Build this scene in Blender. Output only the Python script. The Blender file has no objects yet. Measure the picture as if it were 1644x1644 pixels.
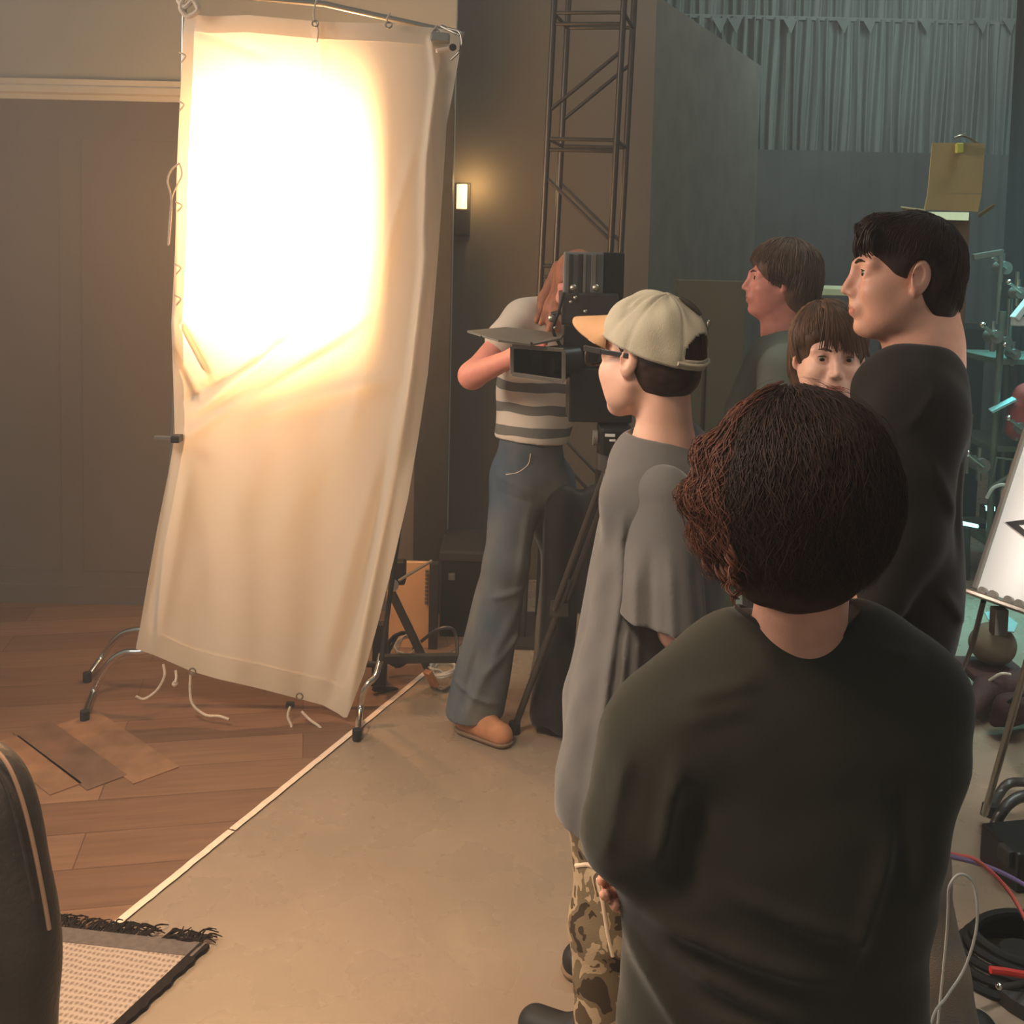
import bpy, bmesh, math, random
import numpy as np
from mathutils import Vector, Matrix

# ------------------------------------------------------------ camera
SC = bpy.context.scene
COL = SC.collection
F_PX, PCX, PCY, CAM_H = 1700.0, 822.0, 519.0, 1.68
PITCH, ROLL = math.radians(4.0), math.radians(1.3)
CF = Vector((0, math.cos(PITCH), -math.sin(PITCH)))
_r0 = Vector((1, 0, 0)); _u0 = Vector((0, math.sin(PITCH), math.cos(PITCH)))
CR = _r0 * math.cos(ROLL) + _u0 * math.sin(ROLL)
CU = -_r0 * math.sin(ROLL) + _u0 * math.cos(ROLL)
CAM = Vector((0, 0, CAM_H))
cd = bpy.data.cameras.new('camera'); co = bpy.data.objects.new('camera', cd); COL.objects.link(co)
cd.sensor_width = 36.0; cd.lens = 36.0 * F_PX / 1644.0
cd.shift_y = -(822.0 - PCY) / 1644.0
cd.clip_start = 0.02
m = Matrix((CR, CU, -CF)).transposed().to_4x4(); m.translation = CAM
co.matrix_world = m
SC.camera = co

def P(px, py, d):
    """point of the room seen at a pixel of the photograph, d metres into the room"""
    r = CF + CR * ((px - PCX) / F_PX) - CU * ((py - PCY) / F_PX)
    return CAM + r * (d / r.y)
def G(px, py, z=0.0):
    r = CF + CR * ((px - PCX) / F_PX) - CU * ((py - PCY) / F_PX)
    return CAM + r * ((z - CAM_H) / r.z)

# ------------------------------------------------------------ world and light
SC.view_settings.view_transform = 'Standard'
SC.view_settings.look = 'None'
SC.view_settings.gamma = 1.0
SC.view_settings.exposure = 0.0
try: SC.view_settings.use_curve_mapping = False
except Exception: pass
w = bpy.data.worlds.new('world'); SC.world = w; w.use_nodes = True
w.node_tree.nodes['Background'].inputs[0].default_value = (0.88, 0.90, 0.84, 1)
w.node_tree.nodes['Background'].inputs[1].default_value = 0.23

def area(name, loc, target, size, power, color, size_y=None, spread=None):
    l = bpy.data.lights.new(name, 'AREA'); l.energy = power; l.color = color
    l.size = size
    if size_y: l.shape = 'RECTANGLE'; l.size_y = size_y
    if spread: l.spread = spread
    o = bpy.data.objects.new(name, l); COL.objects.link(o); o.location = loc
    o.rotation_euler = (Vector(target) - Vector(loc)).to_track_quat('-Z', 'Y').to_euler()
    return o
# warm lights of the set beyond the left edge of the picture
area('set_key_light', (-2.95, 2.45, 2.55), (1.0, 2.4, 1.45), 0.9, 36, (1.0, 0.84, 0.72), spread=math.radians(105))
area('set_floor_light', (-1.1, 0.9, 3.2), (-0.85, 2.0, 0.0), 0.6, 36, (1.0, 0.75, 0.52), spread=math.radians(84))
# teal work lights of the stage at the back right
area('stage_light', (3.1, 6.6, 3.9), (2.3, 8.6, 2.8), 0.8, 34, (0.80, 1.0, 0.98))
area('stage_light', (2.9, 5.2, 3.0), (2.2, 5.0, 0.0), 0.5, 17, (0.22, 0.85, 0.92), spread=math.radians(55))
area('fill_light', (1.5, 4.4, 4.4), (1.6, 7.0, 1.2), 1.6, 30, (1.0, 1.0, 0.90))  # added neutral fill, brightens the dark middle wall and rear drapes

area('fill_light', (2.1, 3.2, 4.3), (1.9, 3.6, 0.0), 1.0, 13, (0.85, 1.0, 0.95), spread=math.radians(80))  # added fill from above, lifts the floor at the right
area('board_fill', (1.5, 1.0, 2.9), (1.35, 2.2, 1.15), 0.3, 5, (1.0, 0.97, 0.92), spread=math.radians(40))  # added fill that brightens the whiteboard, source unknown

# ------------------------------------------------------------ materials
def rgb(r, g, b):
    f = lambda c: (c / 255 / 12.92) if c / 255 <= 0.04045 else ((c / 255 + 0.055) / 1.055) ** 2.4
    return (f(r), f(g), f(b), 1.0)

def mat(name, color, rough=0.6, metal=0.0, var=0.12, nscale=12.0, bump=0.0, bscale=80.0, spec=0.4,
        color2=None, sss=0.0, coat=0.0, stretch=None, emit=None, estr=0.0, rot=None, sheen=0.0):
    m = bpy.data.materials.new(name); m.use_nodes = True
    nt = m.node_tree; N = nt.nodes; L = nt.links
    b = N['Principled BSDF']
    b.inputs['Roughness'].default_value = rough
    b.inputs['Metallic'].default_value = metal
    b.inputs['Specular IOR Level'].default_value = spec
    if sss:
        b.inputs['Subsurface Weight'].default_value = sss
        b.inputs['Subsurface Radius'].default_value = (0.012, 0.005, 0.003)
        b.inputs['Subsurface Scale'].default_value = 1.0
    if coat: b.inputs['Coat Weight'].default_value = coat
    if sheen:
        b.inputs['Sheen Weight'].default_value = sheen
        b.inputs['Sheen Roughness'].default_value = 0.4
    if emit:
        b.inputs['Emission Color'].default_value = emit; b.inputs['Emission Strength'].default_value = estr
    tc = N.new('ShaderNodeTexCoord'); mp = N.new('ShaderNodeMapping')
    L.new(tc.outputs['Object'], mp.inputs['Vector'])
    if stretch: mp.inputs['Scale'].default_value = stretch
    if rot: mp.inputs['Rotation'].default_value = rot
    n = N.new('ShaderNodeTexNoise'); n.inputs['Scale'].default_value = nscale; n.inputs['Detail'].default_value = 4
    L.new(mp.outputs[0], n.inputs['Vector'])
    mx = N.new('ShaderNodeMix'); mx.data_type = 'RGBA'
    c = Vector(color[:3])
    if color2 is None:
        mx.inputs[6].default_value = (*(c * (1 - var)), 1); mx.inputs[7].default_value = (*(c * (1 + var)), 1)
    else:
        mx.inputs[6].default_value = color; mx.inputs[7].default_value = color2
    rp = N.new('ShaderNodeMapRange'); rp.inputs[1].default_value = 0.35; rp.inputs[2].default_value = 0.65
    L.new(n.outputs['Fac'], rp.inputs[0]); L.new(rp.outputs[0], mx.inputs[0])
    L.new(mx.outputs[2], b.inputs['Base Color'])
    if bump:
        n2 = N.new('ShaderNodeTexNoise'); n2.inputs['Scale'].default_value = bscale; n2.inputs['Detail'].default_value = 3
        L.new(mp.outputs[0], n2.inputs['Vector'])
        bp = N.new('ShaderNodeBump'); bp.inputs['Strength'].default_value = bump; bp.inputs['Distance'].default_value = 0.004
        L.new(n2.outputs['Fac'], bp.inputs['Height']); L.new(bp.outputs[0], b.inputs['Normal'])
    return m

def nodes_of(m): return m.node_tree.nodes, m.node_tree.links, m.node_tree.nodes['Principled BSDF']

M = {}
M['skin'] = mat('skin', rgb(206, 152, 128), 0.5, var=0.06, nscale=30, bump=0.1, bscale=300, sss=0.12)
M['skin_pale'] = mat('skin_pale', rgb(214, 168, 146), 0.5, var=0.05, nscale=30, bump=0.1, bscale=300, sss=0.12)
M['skin_rosy'] = mat('skin_rosy', rgb(214, 140, 122), 0.5, var=0.06, nscale=30, bump=0.1, bscale=300, sss=0.12)
M['lips'] = mat('lips', rgb(188, 118, 102), 0.45, var=0.06)
M['eyeball'] = mat('eyeball', rgb(165, 150, 140), 0.3, var=0.02)
M['iris'] = mat('iris', rgb(48, 32, 22), 0.15, var=0.1)

def hair_mat(name, c, k=0.35):
    m = mat(name, c, 0.55, var=0.25, nscale=60, stretch=(1, 1, 0.2), spec=0.22)
    N, L, b = nodes_of(m)
    g = N.new('ShaderNodeNewGeometry'); hs = N.new('ShaderNodeHueSaturation')
    src = b.inputs['Base Color'].links[0].from_socket
    mr = N.new('ShaderNodeMapRange'); mr.inputs[3].default_value = 1 - k; mr.inputs[4].default_value = 1 + k
    L.new(g.outputs['Random Per Island'], mr.inputs[0]); L.new(mr.outputs[0], hs.inputs['Value'])
    L.new(src, hs.inputs['Color']); L.new(hs.outputs[0], b.inputs['Base Color'])
    return m
M['hair_dark'] = hair_mat('hair_dark', rgb(46, 30, 24))
M['hair_rim_lit'] = hair_mat('hair_rim_lit', rgb(84, 48, 35))  # dark hair with the warm rim light of the left side put into its colour
M['hair_brown'] = hair_mat('hair_brown', rgb(92, 68, 52))
M['hair_long'] = hair_mat('hair_long', rgb(150, 96, 72))
M['black_cotton'] = mat('black_cotton', rgb(34, 31, 29), 0.92, var=0.12, nscale=6, bump=0.25, bscale=700, spec=0.15, sheen=0.15)
M['black_knit'] = mat('black_knit', rgb(47, 46, 39), 0.92, var=0.12, nscale=5, bump=0.25, bscale=700, spec=0.15, sheen=0.25)
M['grey_cotton'] = mat('grey_cotton', rgb(98, 96, 95), 0.9, var=0.08, nscale=7, bump=0.25, bscale=700, spec=0.15, sheen=0.3)
M['green_cotton'] = mat('green_cotton', rgb(98, 102, 92), 0.9, var=0.08, nscale=7, bump=0.25, bscale=600, spec=0.15)
M['pink_cotton'] = mat('pink_cotton', rgb(170, 112, 92), 0.9, var=0.1, nscale=9, bump=0.3, bscale=500, spec=0.15)
M['tan_strap'] = mat('tan_strap', rgb(120, 74, 56), 0.7, var=0.15, nscale=30)
M['denim'] = mat('denim', rgb(84, 92, 98), 0.9, nscale=5, color2=rgb(124, 122, 112), bump=0.4, bscale=500, spec=0.15)
M['denim_dark'] = mat('denim_dark', rgb(62, 58, 54), 0.9, nscale=5, bump=0.4, bscale=500, spec=0.15)
M['denim_grey'] = mat('denim_grey', rgb(110, 108, 104), 0.9, nscale=9, color2=rgb(140, 122, 104), bump=0.4, bscale=400, spec=0.15)
M['suede'] = mat('suede', rgb(176, 120, 84), 0.85, var=0.14, nscale=18, bump=0.3, bscale=300)
M['sole'] = mat('sole', rgb(120, 96, 72), 0.8)
M['shoe_black'] = mat('shoe_black', rgb(35, 33, 32), 0.6)
M['cap_canvas'] = mat('cap_canvas', rgb(176, 168, 148), 0.9, var=0.06, nscale=14, bump=0.35, bscale=500, spec=0.15)
M['brim_suede'] = mat('brim_suede', rgb(196, 150, 108), 0.85, var=0.05, bump=0.2, bscale=400)
M['black_plastic'] = mat('black_plastic', rgb(32, 30, 29), 0.35, var=0.1)
M['black_metal'] = mat('black_metal', rgb(52, 47, 42), 0.38, metal=0.0, var=0.1, spec=0.7)
M['dark_paint'] = mat('dark_paint', rgb(46, 43, 39), 0.6, var=0.15)
M['grey_metal'] = mat('grey_metal', rgb(120, 114, 104), 0.45, metal=0.3, var=0.08)
M['chrome'] = mat('chrome', rgb(215, 208, 196), 0.18, metal=1.0, var=0.03)
M['steel'] = mat('steel', rgb(165, 160, 148), 0.3, metal=0.9, var=0.06)
M['rope'] = mat('rope', rgb(205, 186, 165), 0.9, var=0.1, nscale=90, bump=0.6, bscale=300)
M['rubber'] = mat('rubber', rgb(26, 25, 24), 0.7)
M['glass_lens'] = mat('glass_lens', rgb(60, 60, 70), 0.08, var=0.02, coat=0.5)
M['tape'] = mat('tape', rgb(232, 205, 178), 0.7, var=0.06, nscale=40)
M['cardboard'] = mat('cardboard', rgb(168, 148, 104), 0.85, var=0.07, nscale=8, bump=0.15, bscale=200)
M['cardboard_pale'] = mat('cardboard_pale', rgb(196, 206, 168), 0.85, var=0.05)
M['cardboard_brown'] = mat('cardboard_brown', rgb(118, 98, 76), 0.85, var=0.08)
M['yellow_paint'] = mat('yellow_paint', rgb(190, 190, 90), 0.5)
M['white_board'] = mat('white_board', rgb(226, 222, 216), 0.3, var=0.015, nscale=4)
M['marker'] = mat('marker', rgb(22, 22, 24), 0.5)
M['red_cloth'] = mat('red_cloth', rgb(140, 44, 34), 0.7, var=0.15)
M['dark_red'] = mat('dark_red', rgb(72, 40, 36), 0.8, var=0.2, nscale=20, bump=0.4, bscale=150)
M['teal_card'] = mat('teal_card', rgb(150, 200, 198), 0.7, var=0.06)
M['white_rubber'] = mat('white_rubber', rgb(205, 200, 190), 0.45, var=0.05)
M['red_rubber'] = mat('red_rubber', rgb(205, 54, 44), 0.4, var=0.05)
M['pink_rubber'] = mat('pink_rubber', rgb(196, 92, 84), 0.4, var=0.05)
M['purple_rubber'] = mat('purple_rubber', rgb(118, 100, 138), 0.4, var=0.05)
M['leather'] = mat('leather', rgb(50, 44, 41), 0.42, var=0.15, nscale=8, bump=0.35, bscale=90)
M['highlight_piping'] = mat('highlight_piping', rgb(150, 118, 98), 0.5)  # pale pink holds the rim highlight of the chair back
M['olive_board'] = mat('olive_board', rgb(88, 88, 72), 0.8, var=0.08, nscale=3)

# ------------------------------------------------------------ object helpers
def tag(o, label=None, cat=None, group=None, kind=None):
    if label: o['label'] = label
    if cat: o['category'] = cat
    if group: o['group'] = group
    if kind: o['kind'] = kind
    return o

def root(name, loc, label, cat, group=None):
    o = bpy.data.objects.new(name, None); o.empty_display_size = 0.1
    COL.objects.link(o); o.location = loc
    return tag(o, label, cat, group)

def wloc(o):
    v = Vector((0, 0, 0))
    while o: v += o.location; o = o.parent
    return v

def mesh_obj(name, verts, faces, mt, parent=None, smooth=True, origin=None):
    """verts in world space; the object's origin goes to its parent's base or to its own foot"""
    V = np.asarray([tuple(v) for v in verts], dtype=np.float64) if not isinstance(verts, np.ndarray) else verts.astype(np.float64)
    if parent is not None: org = wloc(parent); loc = Vector((0, 0, 0))
    else:
        org = Vector(origin) if origin is not None else Vector(((V[:, 0].min() + V[:, 0].max()) / 2, (V[:, 1].min() + V[:, 1].max()) / 2, V[:, 2].min()))
        loc = org
    V = V - np.array(org)
    me = bpy.data.meshes.new(name)
    if isinstance(faces, np.ndarray) and faces.ndim == 2:
        nf, k = faces.shape
        me.vertices.add(len(V)); me.vertices.foreach_set('co', V.ravel())
        me.loops.add(nf * k); me.loops.foreach_set('vertex_index', faces.ravel().astype(np.int32))
        me.polygons.add(nf); me.polygons.foreach_set('loop_start', np.arange(0, nf * k, k, dtype=np.int32))
        me.update(calc_edges=True)
    else:
        me.from_pydata([tuple(v) for v in V], [], [tuple(f) for f in faces])
        me.update()
    me.validate()
    if smooth: me.polygons.foreach_set('use_smooth', np.ones(len(me.polygons), dtype=bool))
    mats = mt if isinstance(mt, (list, tuple)) else [mt]
    for x in mats: me.materials.append(M[x] if isinstance(x, str) else x)
    o = bpy.data.objects.new(name, me); COL.objects.link(o)
    if parent is not None: o.parent = parent
    o.location = loc
    return o

class MB:
    """collects simple shapes in world space and links them as one mesh"""
    def __init__(s): s.v = []; s.f = []
    def add(s, vs, fs):
        n = len(s.v); s.v += [Vector(v) for v in vs]; s.f += [tuple(i + n for i in f) for f in fs]; return s
    def box(s, c, size, R=None, bev=0.0):
        bm = bmesh.new(); bmesh.ops.create_cube(bm, size=1.0)
        for v in bm.verts: v.co = Vector((v.co.x * size[0], v.co.y * size[1], v.co.z * size[2]))
        if bev: bmesh.ops.bevel(bm, geom=bm.edges[:], offset=bev, segments=2, affect='EDGES', profile=0.6)
        R = R or Matrix.Identity(3); c = Vector(c)
        bm.verts.ensure_lookup_table()
        s.add([c + R @ v.co for v in bm.verts], [[v.index for v in f.verts] for f in bm.faces]); bm.free(); return s
    def beam(s, a, b, w, h=None, bev=0.0, up=(0, 0, 1)):
        a = Vector(a); b = Vector(b); z = (b - a).normalized(); u = Vector(up)
        if abs(z.dot(u)) > 0.98: u = Vector((0, 1, 0))
        x = u.cross(z).normalized(); y = z.cross(x)
        return s.box((a + b) / 2, (w, h or w, (b - a).length), Matrix((x, y, z)).transposed(), bev)
    def tube(s, pts, r, n=10, cap=True):
        pts = [Vector(p) for p in pts]; k = len(pts)
        rs = r if isinstance(r, (list, tuple)) else [r] * k
        t0 = (pts[1] - pts[0]).normalized(); u = t0.orthogonal().normalized()
        vs = []
        for i, p in enumerate(pts):
            t = (pts[min(i + 1, k - 1)] - pts[max(i - 1, 0)]).normalized()
            u = (u - t * u.dot(t)).normalized(); v = t.cross(u)
            for j in range(n):
                a = 2 * math.pi * j / n
                vs.append(p + (u * math.cos(a) + v * math.sin(a)) * rs[i])
        fs = [(i * n + j, i * n + (j + 1) % n, (i + 1) * n + (j + 1) % n, (i + 1) * n + j) for i in range(k - 1) for j in range(n)]
        if cap: fs += [tuple(range(n - 1, -1, -1)), tuple((k - 1) * n + j for j in range(n))]
        return s.add(vs, fs)
    def cyl(s, a, b, r, n=16): return s.tube([a, b], r, n)
    def ball(s, c, r, R=None, seg=16):
        bm = bmesh.new(); bmesh.ops.create_uvsphere(bm, u_segments=seg, v_segments=seg // 2 + 2, radius=1.0)
        r = (r, r, r) if not isinstance(r, (tuple, list)) else r
        R = R or Matrix.Identity(3); c = Vector(c); bm.verts.ensure_lookup_table()
        s.add([c + R @ Vector((v.co.x * r[0], v.co.y * r[1], v.co.z * r[2])) for v in bm.verts], [[v.index for v in f.verts] for f in bm.faces]); bm.free(); return s
    def prism(s, poly, off):
        n = len(poly); off = Vector(off); p = [Vector(q) for q in poly]
        s.add(p + [q + off for q in p], [tuple(range(n)), tuple(range(2 * n - 1, n - 1, -1))] + [(i, i + n, (i + 1) % n + n, (i + 1) % n) for i in range(n)])
        return s
    def build(s, name, mt, parent=None, smooth=False, origin=None, fix=True):
        o = mesh_obj(name, s.v, s.f, mt, parent, False, origin)
        bm = bmesh.new(); bm.from_mesh(o.data); bmesh.ops.recalc_face_normals(bm, faces=bm.faces[:]); bm.to_mesh(o.data); bm.free()
        if smooth:
            for p in o.data.polygons: p.use_smooth = True
            try: o.data.set_sharp_from_angle(angle=math.radians(40))
            except Exception: pass
        return o

def spline(pts, n=8):
    """Catmull-Rom through points"""
    p = [Vector(q) for q in pts]; p = [p[0] * 2 - p[1]] + p + [p[-1] * 2 - p[-2]]; out = []
    for i in range(1, len(p) - 2):
        for k in range(n):
            t = k / n
            out.append(0.5 * ((2 * p[i]) + (p[i + 1] - p[i - 1]) * t + (2 * p[i - 1] - 5 * p[i] + 4 * p[i + 1] - p[i + 2]) * t * t + (3 * p[i] - p[i - 1] - 3 * p[i + 1] + p[i + 2]) * t ** 3))
    out.append(p[-2]); return out

# ------------------------------------------------------------ soft bodies: distance fields turned into meshes
def wob(Pn, scale, seed, n=5):
    rs = np.random.RandomState(seed); out = np.zeros(Pn.shape[:-1], dtype=np.float32)
    for i in range(n):
        d = rs.normal(size=3); d /= np.linalg.norm(d)
        out += np.sin((Pn @ d.astype(np.float32)) * scale * (0.6 + 0.9 * rs.rand()) + rs.rand() * 6.28).astype(np.float32)
    return out / n

def surface_nets(F, lo, h):
    nx, ny, nz = F.shape; ins = F < 0
    cnt = np.zeros((nx - 1, ny - 1, nz - 1), np.int32); acc = np.zeros((nx - 1, ny - 1, nz - 1, 3), np.float32)
    def crossing(ax):
        a = [slice(None)] * 3; b = [slice(None)] * 3; a[ax] = slice(0, -1); b[ax] = slice(1, None)
        A = F[tuple(a)]; B = F[tuple(b)]; c = ins[tuple(a)] != ins[tuple(b)]
        t = np.where(c, A / np.where(c, A - B, 1), 0)
        return c, t
    quads = []
    for ax in range(3):
        c, t = crossing(ax); o1, o2 = [(1, 2), (2, 0), (0, 1)][ax]
        for i in (0, 1):
            for j in (0, 1):
                sl = [slice(None)] * 3
                sl[o1] = slice(i, c.shape[o1] - 1 + i); sl[o2] = slice(j, c.shape[o2] - 1 + j)
                cc = c[tuple(sl)]; tt = t[tuple(sl)]
                cnt += cc; acc[..., ax] += tt * cc
                acc[..., o1] += i * cc; acc[..., o2] += j * cc
    act = cnt > 0; idx = -np.ones(act.shape, np.int64); n = int(act.sum()); idx[act] = np.arange(n)
    base = np.stack(np.nonzero(act), -1).astype(np.float32)
    V = (base + acc[act] / cnt[act][:, None]) * h + np.asarray(lo, np.float32)
    for ax in range(3):
        a = [slice(None)] * 3; b = [slice(None)] * 3; a[ax] = slice(0, -1); b[ax] = slice(1, None)
        A = ins[tuple(a)]; c = A != ins[tuple(b)]
        o1, o2 = [(1, 2), (2, 0), (0, 1)][ax]
        I = np.stack(np.nonzero(c), -1)
        ok = (I[:, o1] > 0) & (I[:, o2] > 0) & (I[:, o1] < F.shape[o1] - 1) & (I[:, o2] < F.shape[o2] - 1)
        I = I[ok]
        def cell(d1, d2):
            J = I.copy(); J[:, o1] -= d1; J[:, o2] -= d2
            return idx[J[:, 0], J[:, 1], J[:, 2]]
        q = np.stack([cell(1, 1), cell(0, 1), cell(0, 0), cell(1, 0)], -1)
        fl = ~A[I[:, 0], I[:, 1], I[:, 2]]
        q[fl] = q[fl][:, ::-1]
        quads.append(q)
    Q = np.concatenate(quads); Q = Q[(Q >= 0).all(1)]
    return V, Q

class S:
    def __init__(s): s.ops = []; s.disp = []; s.late = []; s.M = None; s.sc = 1.0
    def frame(s, M4=None):
        """following shapes are given in this frame (rigid with uniform scale)"""
        s.M = M4; s.sc = M4.to_scale().x if M4 is not None else 1.0; return s
    def _w(s, p): return np.array(s.M @ Vector(p) if s.M is not None else Vector(p), dtype=np.float32)
    def _add(s, f, pts, r, k, mode):
        W = np.array([s._w(p) for p in pts]); r = r * s.sc; k = k * s.sc
        Mi = None
        if s.M is not None:
            Mi = np.array(s.M.inverted(), dtype=np.float32)
        sc = s.sc
        def g(X):
            if Mi is not None: X = X @ Mi[:3, :3].T + Mi[:3, 3]
            return f(X) * sc
        s.ops.append((g, W.min(0) - r, W.max(0) + r, k, mode)); return s
    def cap(s, a, b, ra, rb=None, k=0.02, mode='+', ax=None, sq=1.0):
        rb = ra if rb is None else rb
        A = np.array(a, dtype=np.float32); B = np.array(b, dtype=np.float32); D = B - A; L2 = float(D @ D) + 1e-12
        n = None
        if ax is not None: n = np.array(Vector(ax).normalized(), dtype=np.float32)
        def f(X):
            Y = X - A; t = np.clip(Y @ D / L2, 0, 1); Q = Y - t[..., None] * D
            if n is not None:
                c = Q @ n; Q = Q + (c * (1.0 / sq - 1.0))[..., None] * n
            d = np.sqrt((Q * Q).sum(-1)) - (ra + (rb - ra) * t)
            return d * (sq if n is not None else 1.0)
        return s._add(f, [a, b], max(ra, rb), k, mode)
    def ell(s, c, r, R=None, k=0.02, mode='+'):
        C = np.array(c, dtype=np.float32); r_ = np.array(r, dtype=np.float32)
        Rm = np.array(R, dtype=np.float32).T if R is not None else None   # columns of R = axes
        def f(X):
            Y = X - C
            if Rm is not None: Y = Y @ Rm.T
            a = np.sqrt(((Y / r_) ** 2).sum(-1)); b = np.sqrt(((Y / r_ ** 2) ** 2).sum(-1)) + 1e-6
            return a * (a - 1) / b
        return s._add(f, [c], max(r), k, mode)
    def half(s, c, n, k=0.004, mode='-', r=0.5):
        """cuts away everything on the side n points to"""
        C = np.array(c, dtype=np.float32); n_ = np.array(Vector(n).normalized(), dtype=np.float32)
        return s._add(lambda X: -((X - C) @ n_), [c], r, k, mode)
    def hem(s, c, n, r=1.0, c2=None):
        """a clean cut made after the folds have been added"""
        s.half(c, n, k=0.002, r=r); s.late.append(s.ops.pop()); return s
    @staticmethod
    def mix(d, g, k, mode):
        if mode == '+':
            h = np.maximum(k - np.abs(d - g), 0) / k; return np.minimum(d, g) - h * h * k * 0.25
        h = np.maximum(k - np.abs(d + g), 0) / k; return np.maximum(d, -g) + h * h * k * 0.25
    def at(s, X):
        X = np.asarray(X, dtype=np.float32); d = np.full(X.shape[:-1], 1.0, np.float32)
        for g, lo, hi, k, mode in s.ops: d = S.mix(d, g(X), k, mode)
        for q in s.disp: d = d + q(X)
        return d
    def field(s, h):
        add = [o for o in s.ops if o[4] == '+']
        lo = np.min([o[1] for o in add], 0) - 4 * h - 0.012; hi = np.max([o[2] for o in add], 0) + 4 * h + 0.012
        n = np.ceil((hi - lo) / h).astype(int) + 1
        F = np.full(tuple(n), 0.3, np.float32)
        ax = [lo[i] + h * np.arange(n[i], dtype=np.float32) for i in range(3)]
        for g, l, u, k, mode in s.ops:
            a = np.maximum(np.floor((l - k - 4 * h - 0.012 - lo) / h).astype(int), 0); b = np.minimum(np.ceil((u + k + 4 * h + 0.012 - lo) / h).astype(int) + 1, n)
            if (b <= a).any(): continue
            X = np.stack(np.meshgrid(ax[0][a[0]:b[0]], ax[1][a[1]:b[1]], ax[2][a[2]:b[2]], indexing='ij'), -1)
            sl = (slice(a[0], b[0]), slice(a[1], b[1]), slice(a[2], b[2]))
            F[sl] = S.mix(F[sl], g(X), k, mode)
        if s.disp:
            for i0 in range(0, n[0], 24):
                X = np.stack(np.meshgrid(ax[0][i0:i0 + 24], ax[1], ax[2], indexing='ij'), -1)
                near = np.abs(F[i0:i0 + 24]) < 0.05
                if near.any():
                    Y = X[near]; t = np.zeros(len(Y), np.float32)
                    for q in s.disp: t += q(Y)
                    F[i0:i0 + 24][near] += t
        for g, l, u, k, mode in s.late:
            a = np.maximum(np.floor((l - lo) / h).astype(int), 0); b = np.minimum(np.ceil((u - lo) / h).astype(int) + 1, n)
            if (b <= a).any(): continue
            for i0 in range(a[0], b[0], 24):
                i1 = min(i0 + 24, b[0]); X = np.stack(np.meshgrid(ax[0][i0:i1], ax[1][a[1]:b[1]], ax[2][a[2]:b[2]], indexing='ij'), -1)
                sl = (slice(i0, i1), slice(a[1], b[1]), slice(a[2], b[2])); F[sl] = S.mix(F[sl], g(X), k, mode)
        return F, lo
    def build(s, name, mt, parent, h=0.005, regions=None, smooth=1):
        F, lo = s.field(h); F[0] = F[-1] = 0.3; F[:, 0] = F[:, -1] = 0.3; F[:, :, 0] = F[:, :, -1] = 0.3
        V, Q = surface_nets(F, lo, h)
        for _ in range(smooth):
            A = np.zeros_like(V); c = np.zeros(len(V), np.float32)
            for i in range(4):
                np.add.at(A, Q[:, i], V[Q[:, (i + 1) % 4]]); np.add.at(c, Q[:, i], 1)
                np.add.at(A, Q[:, i], V[Q[:, (i - 1) % 4]]); np.add.at(c, Q[:, i], 1)
            V = V * 0.5 + 0.5 * A / np.maximum(c, 1)[:, None]
        mats = [mt] + [r[0] for r in (regions or [])]
        o = mesh_obj(name, V, Q, mats, parent)
        if regions:
            cen = V[Q].mean(1); mi = np.zeros(len(Q), np.int32)
            for j, (_, fn) in enumerate(regions): mi[fn(cen)] = j + 1
            o.data.polygons.foreach_set('material_index', mi)
        return o

def frame_of(origin, fwd, up=(0, 0, 1), sc=1.0):
    """x forward, y left, z up"""
    f = Vector(fwd).normalized(); u = Vector(up); l = u.cross(f).normalized(); u = f.cross(l)
    m = Matrix((f, l, u)).transposed() * sc
    m = m.to_4x4(); m.translation = Vector(origin); return m

def ridge(a, b, d, w, amp, face=0.6):
    """a soft cloth fold between two points, raised on whatever surface lies there (side towards the viewer)"""
    A = P(*a, d); B = P(*b, d); ax, az, dx, dz = A.x, A.z, B.x - A.x, B.z - A.z; L2 = dx * dx + dz * dz
    def f(X):
        t = ((X[..., 0] - ax) * dx + (X[..., 2] - az) * dz) / L2
        q = ((X[..., 0] - ax) * dz - (X[..., 2] - az) * dx) / math.sqrt(L2)
        fade = np.clip((t + 0.12) / 0.3, 0, 1) * np.clip((1.12 - t) / 0.35, 0, 1)
        return -amp * np.exp(-(q / w) ** 2) * fade * np.clip((d + 0.05 - X[..., 1]) / 0.06, 0, 1)
    return f

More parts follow.
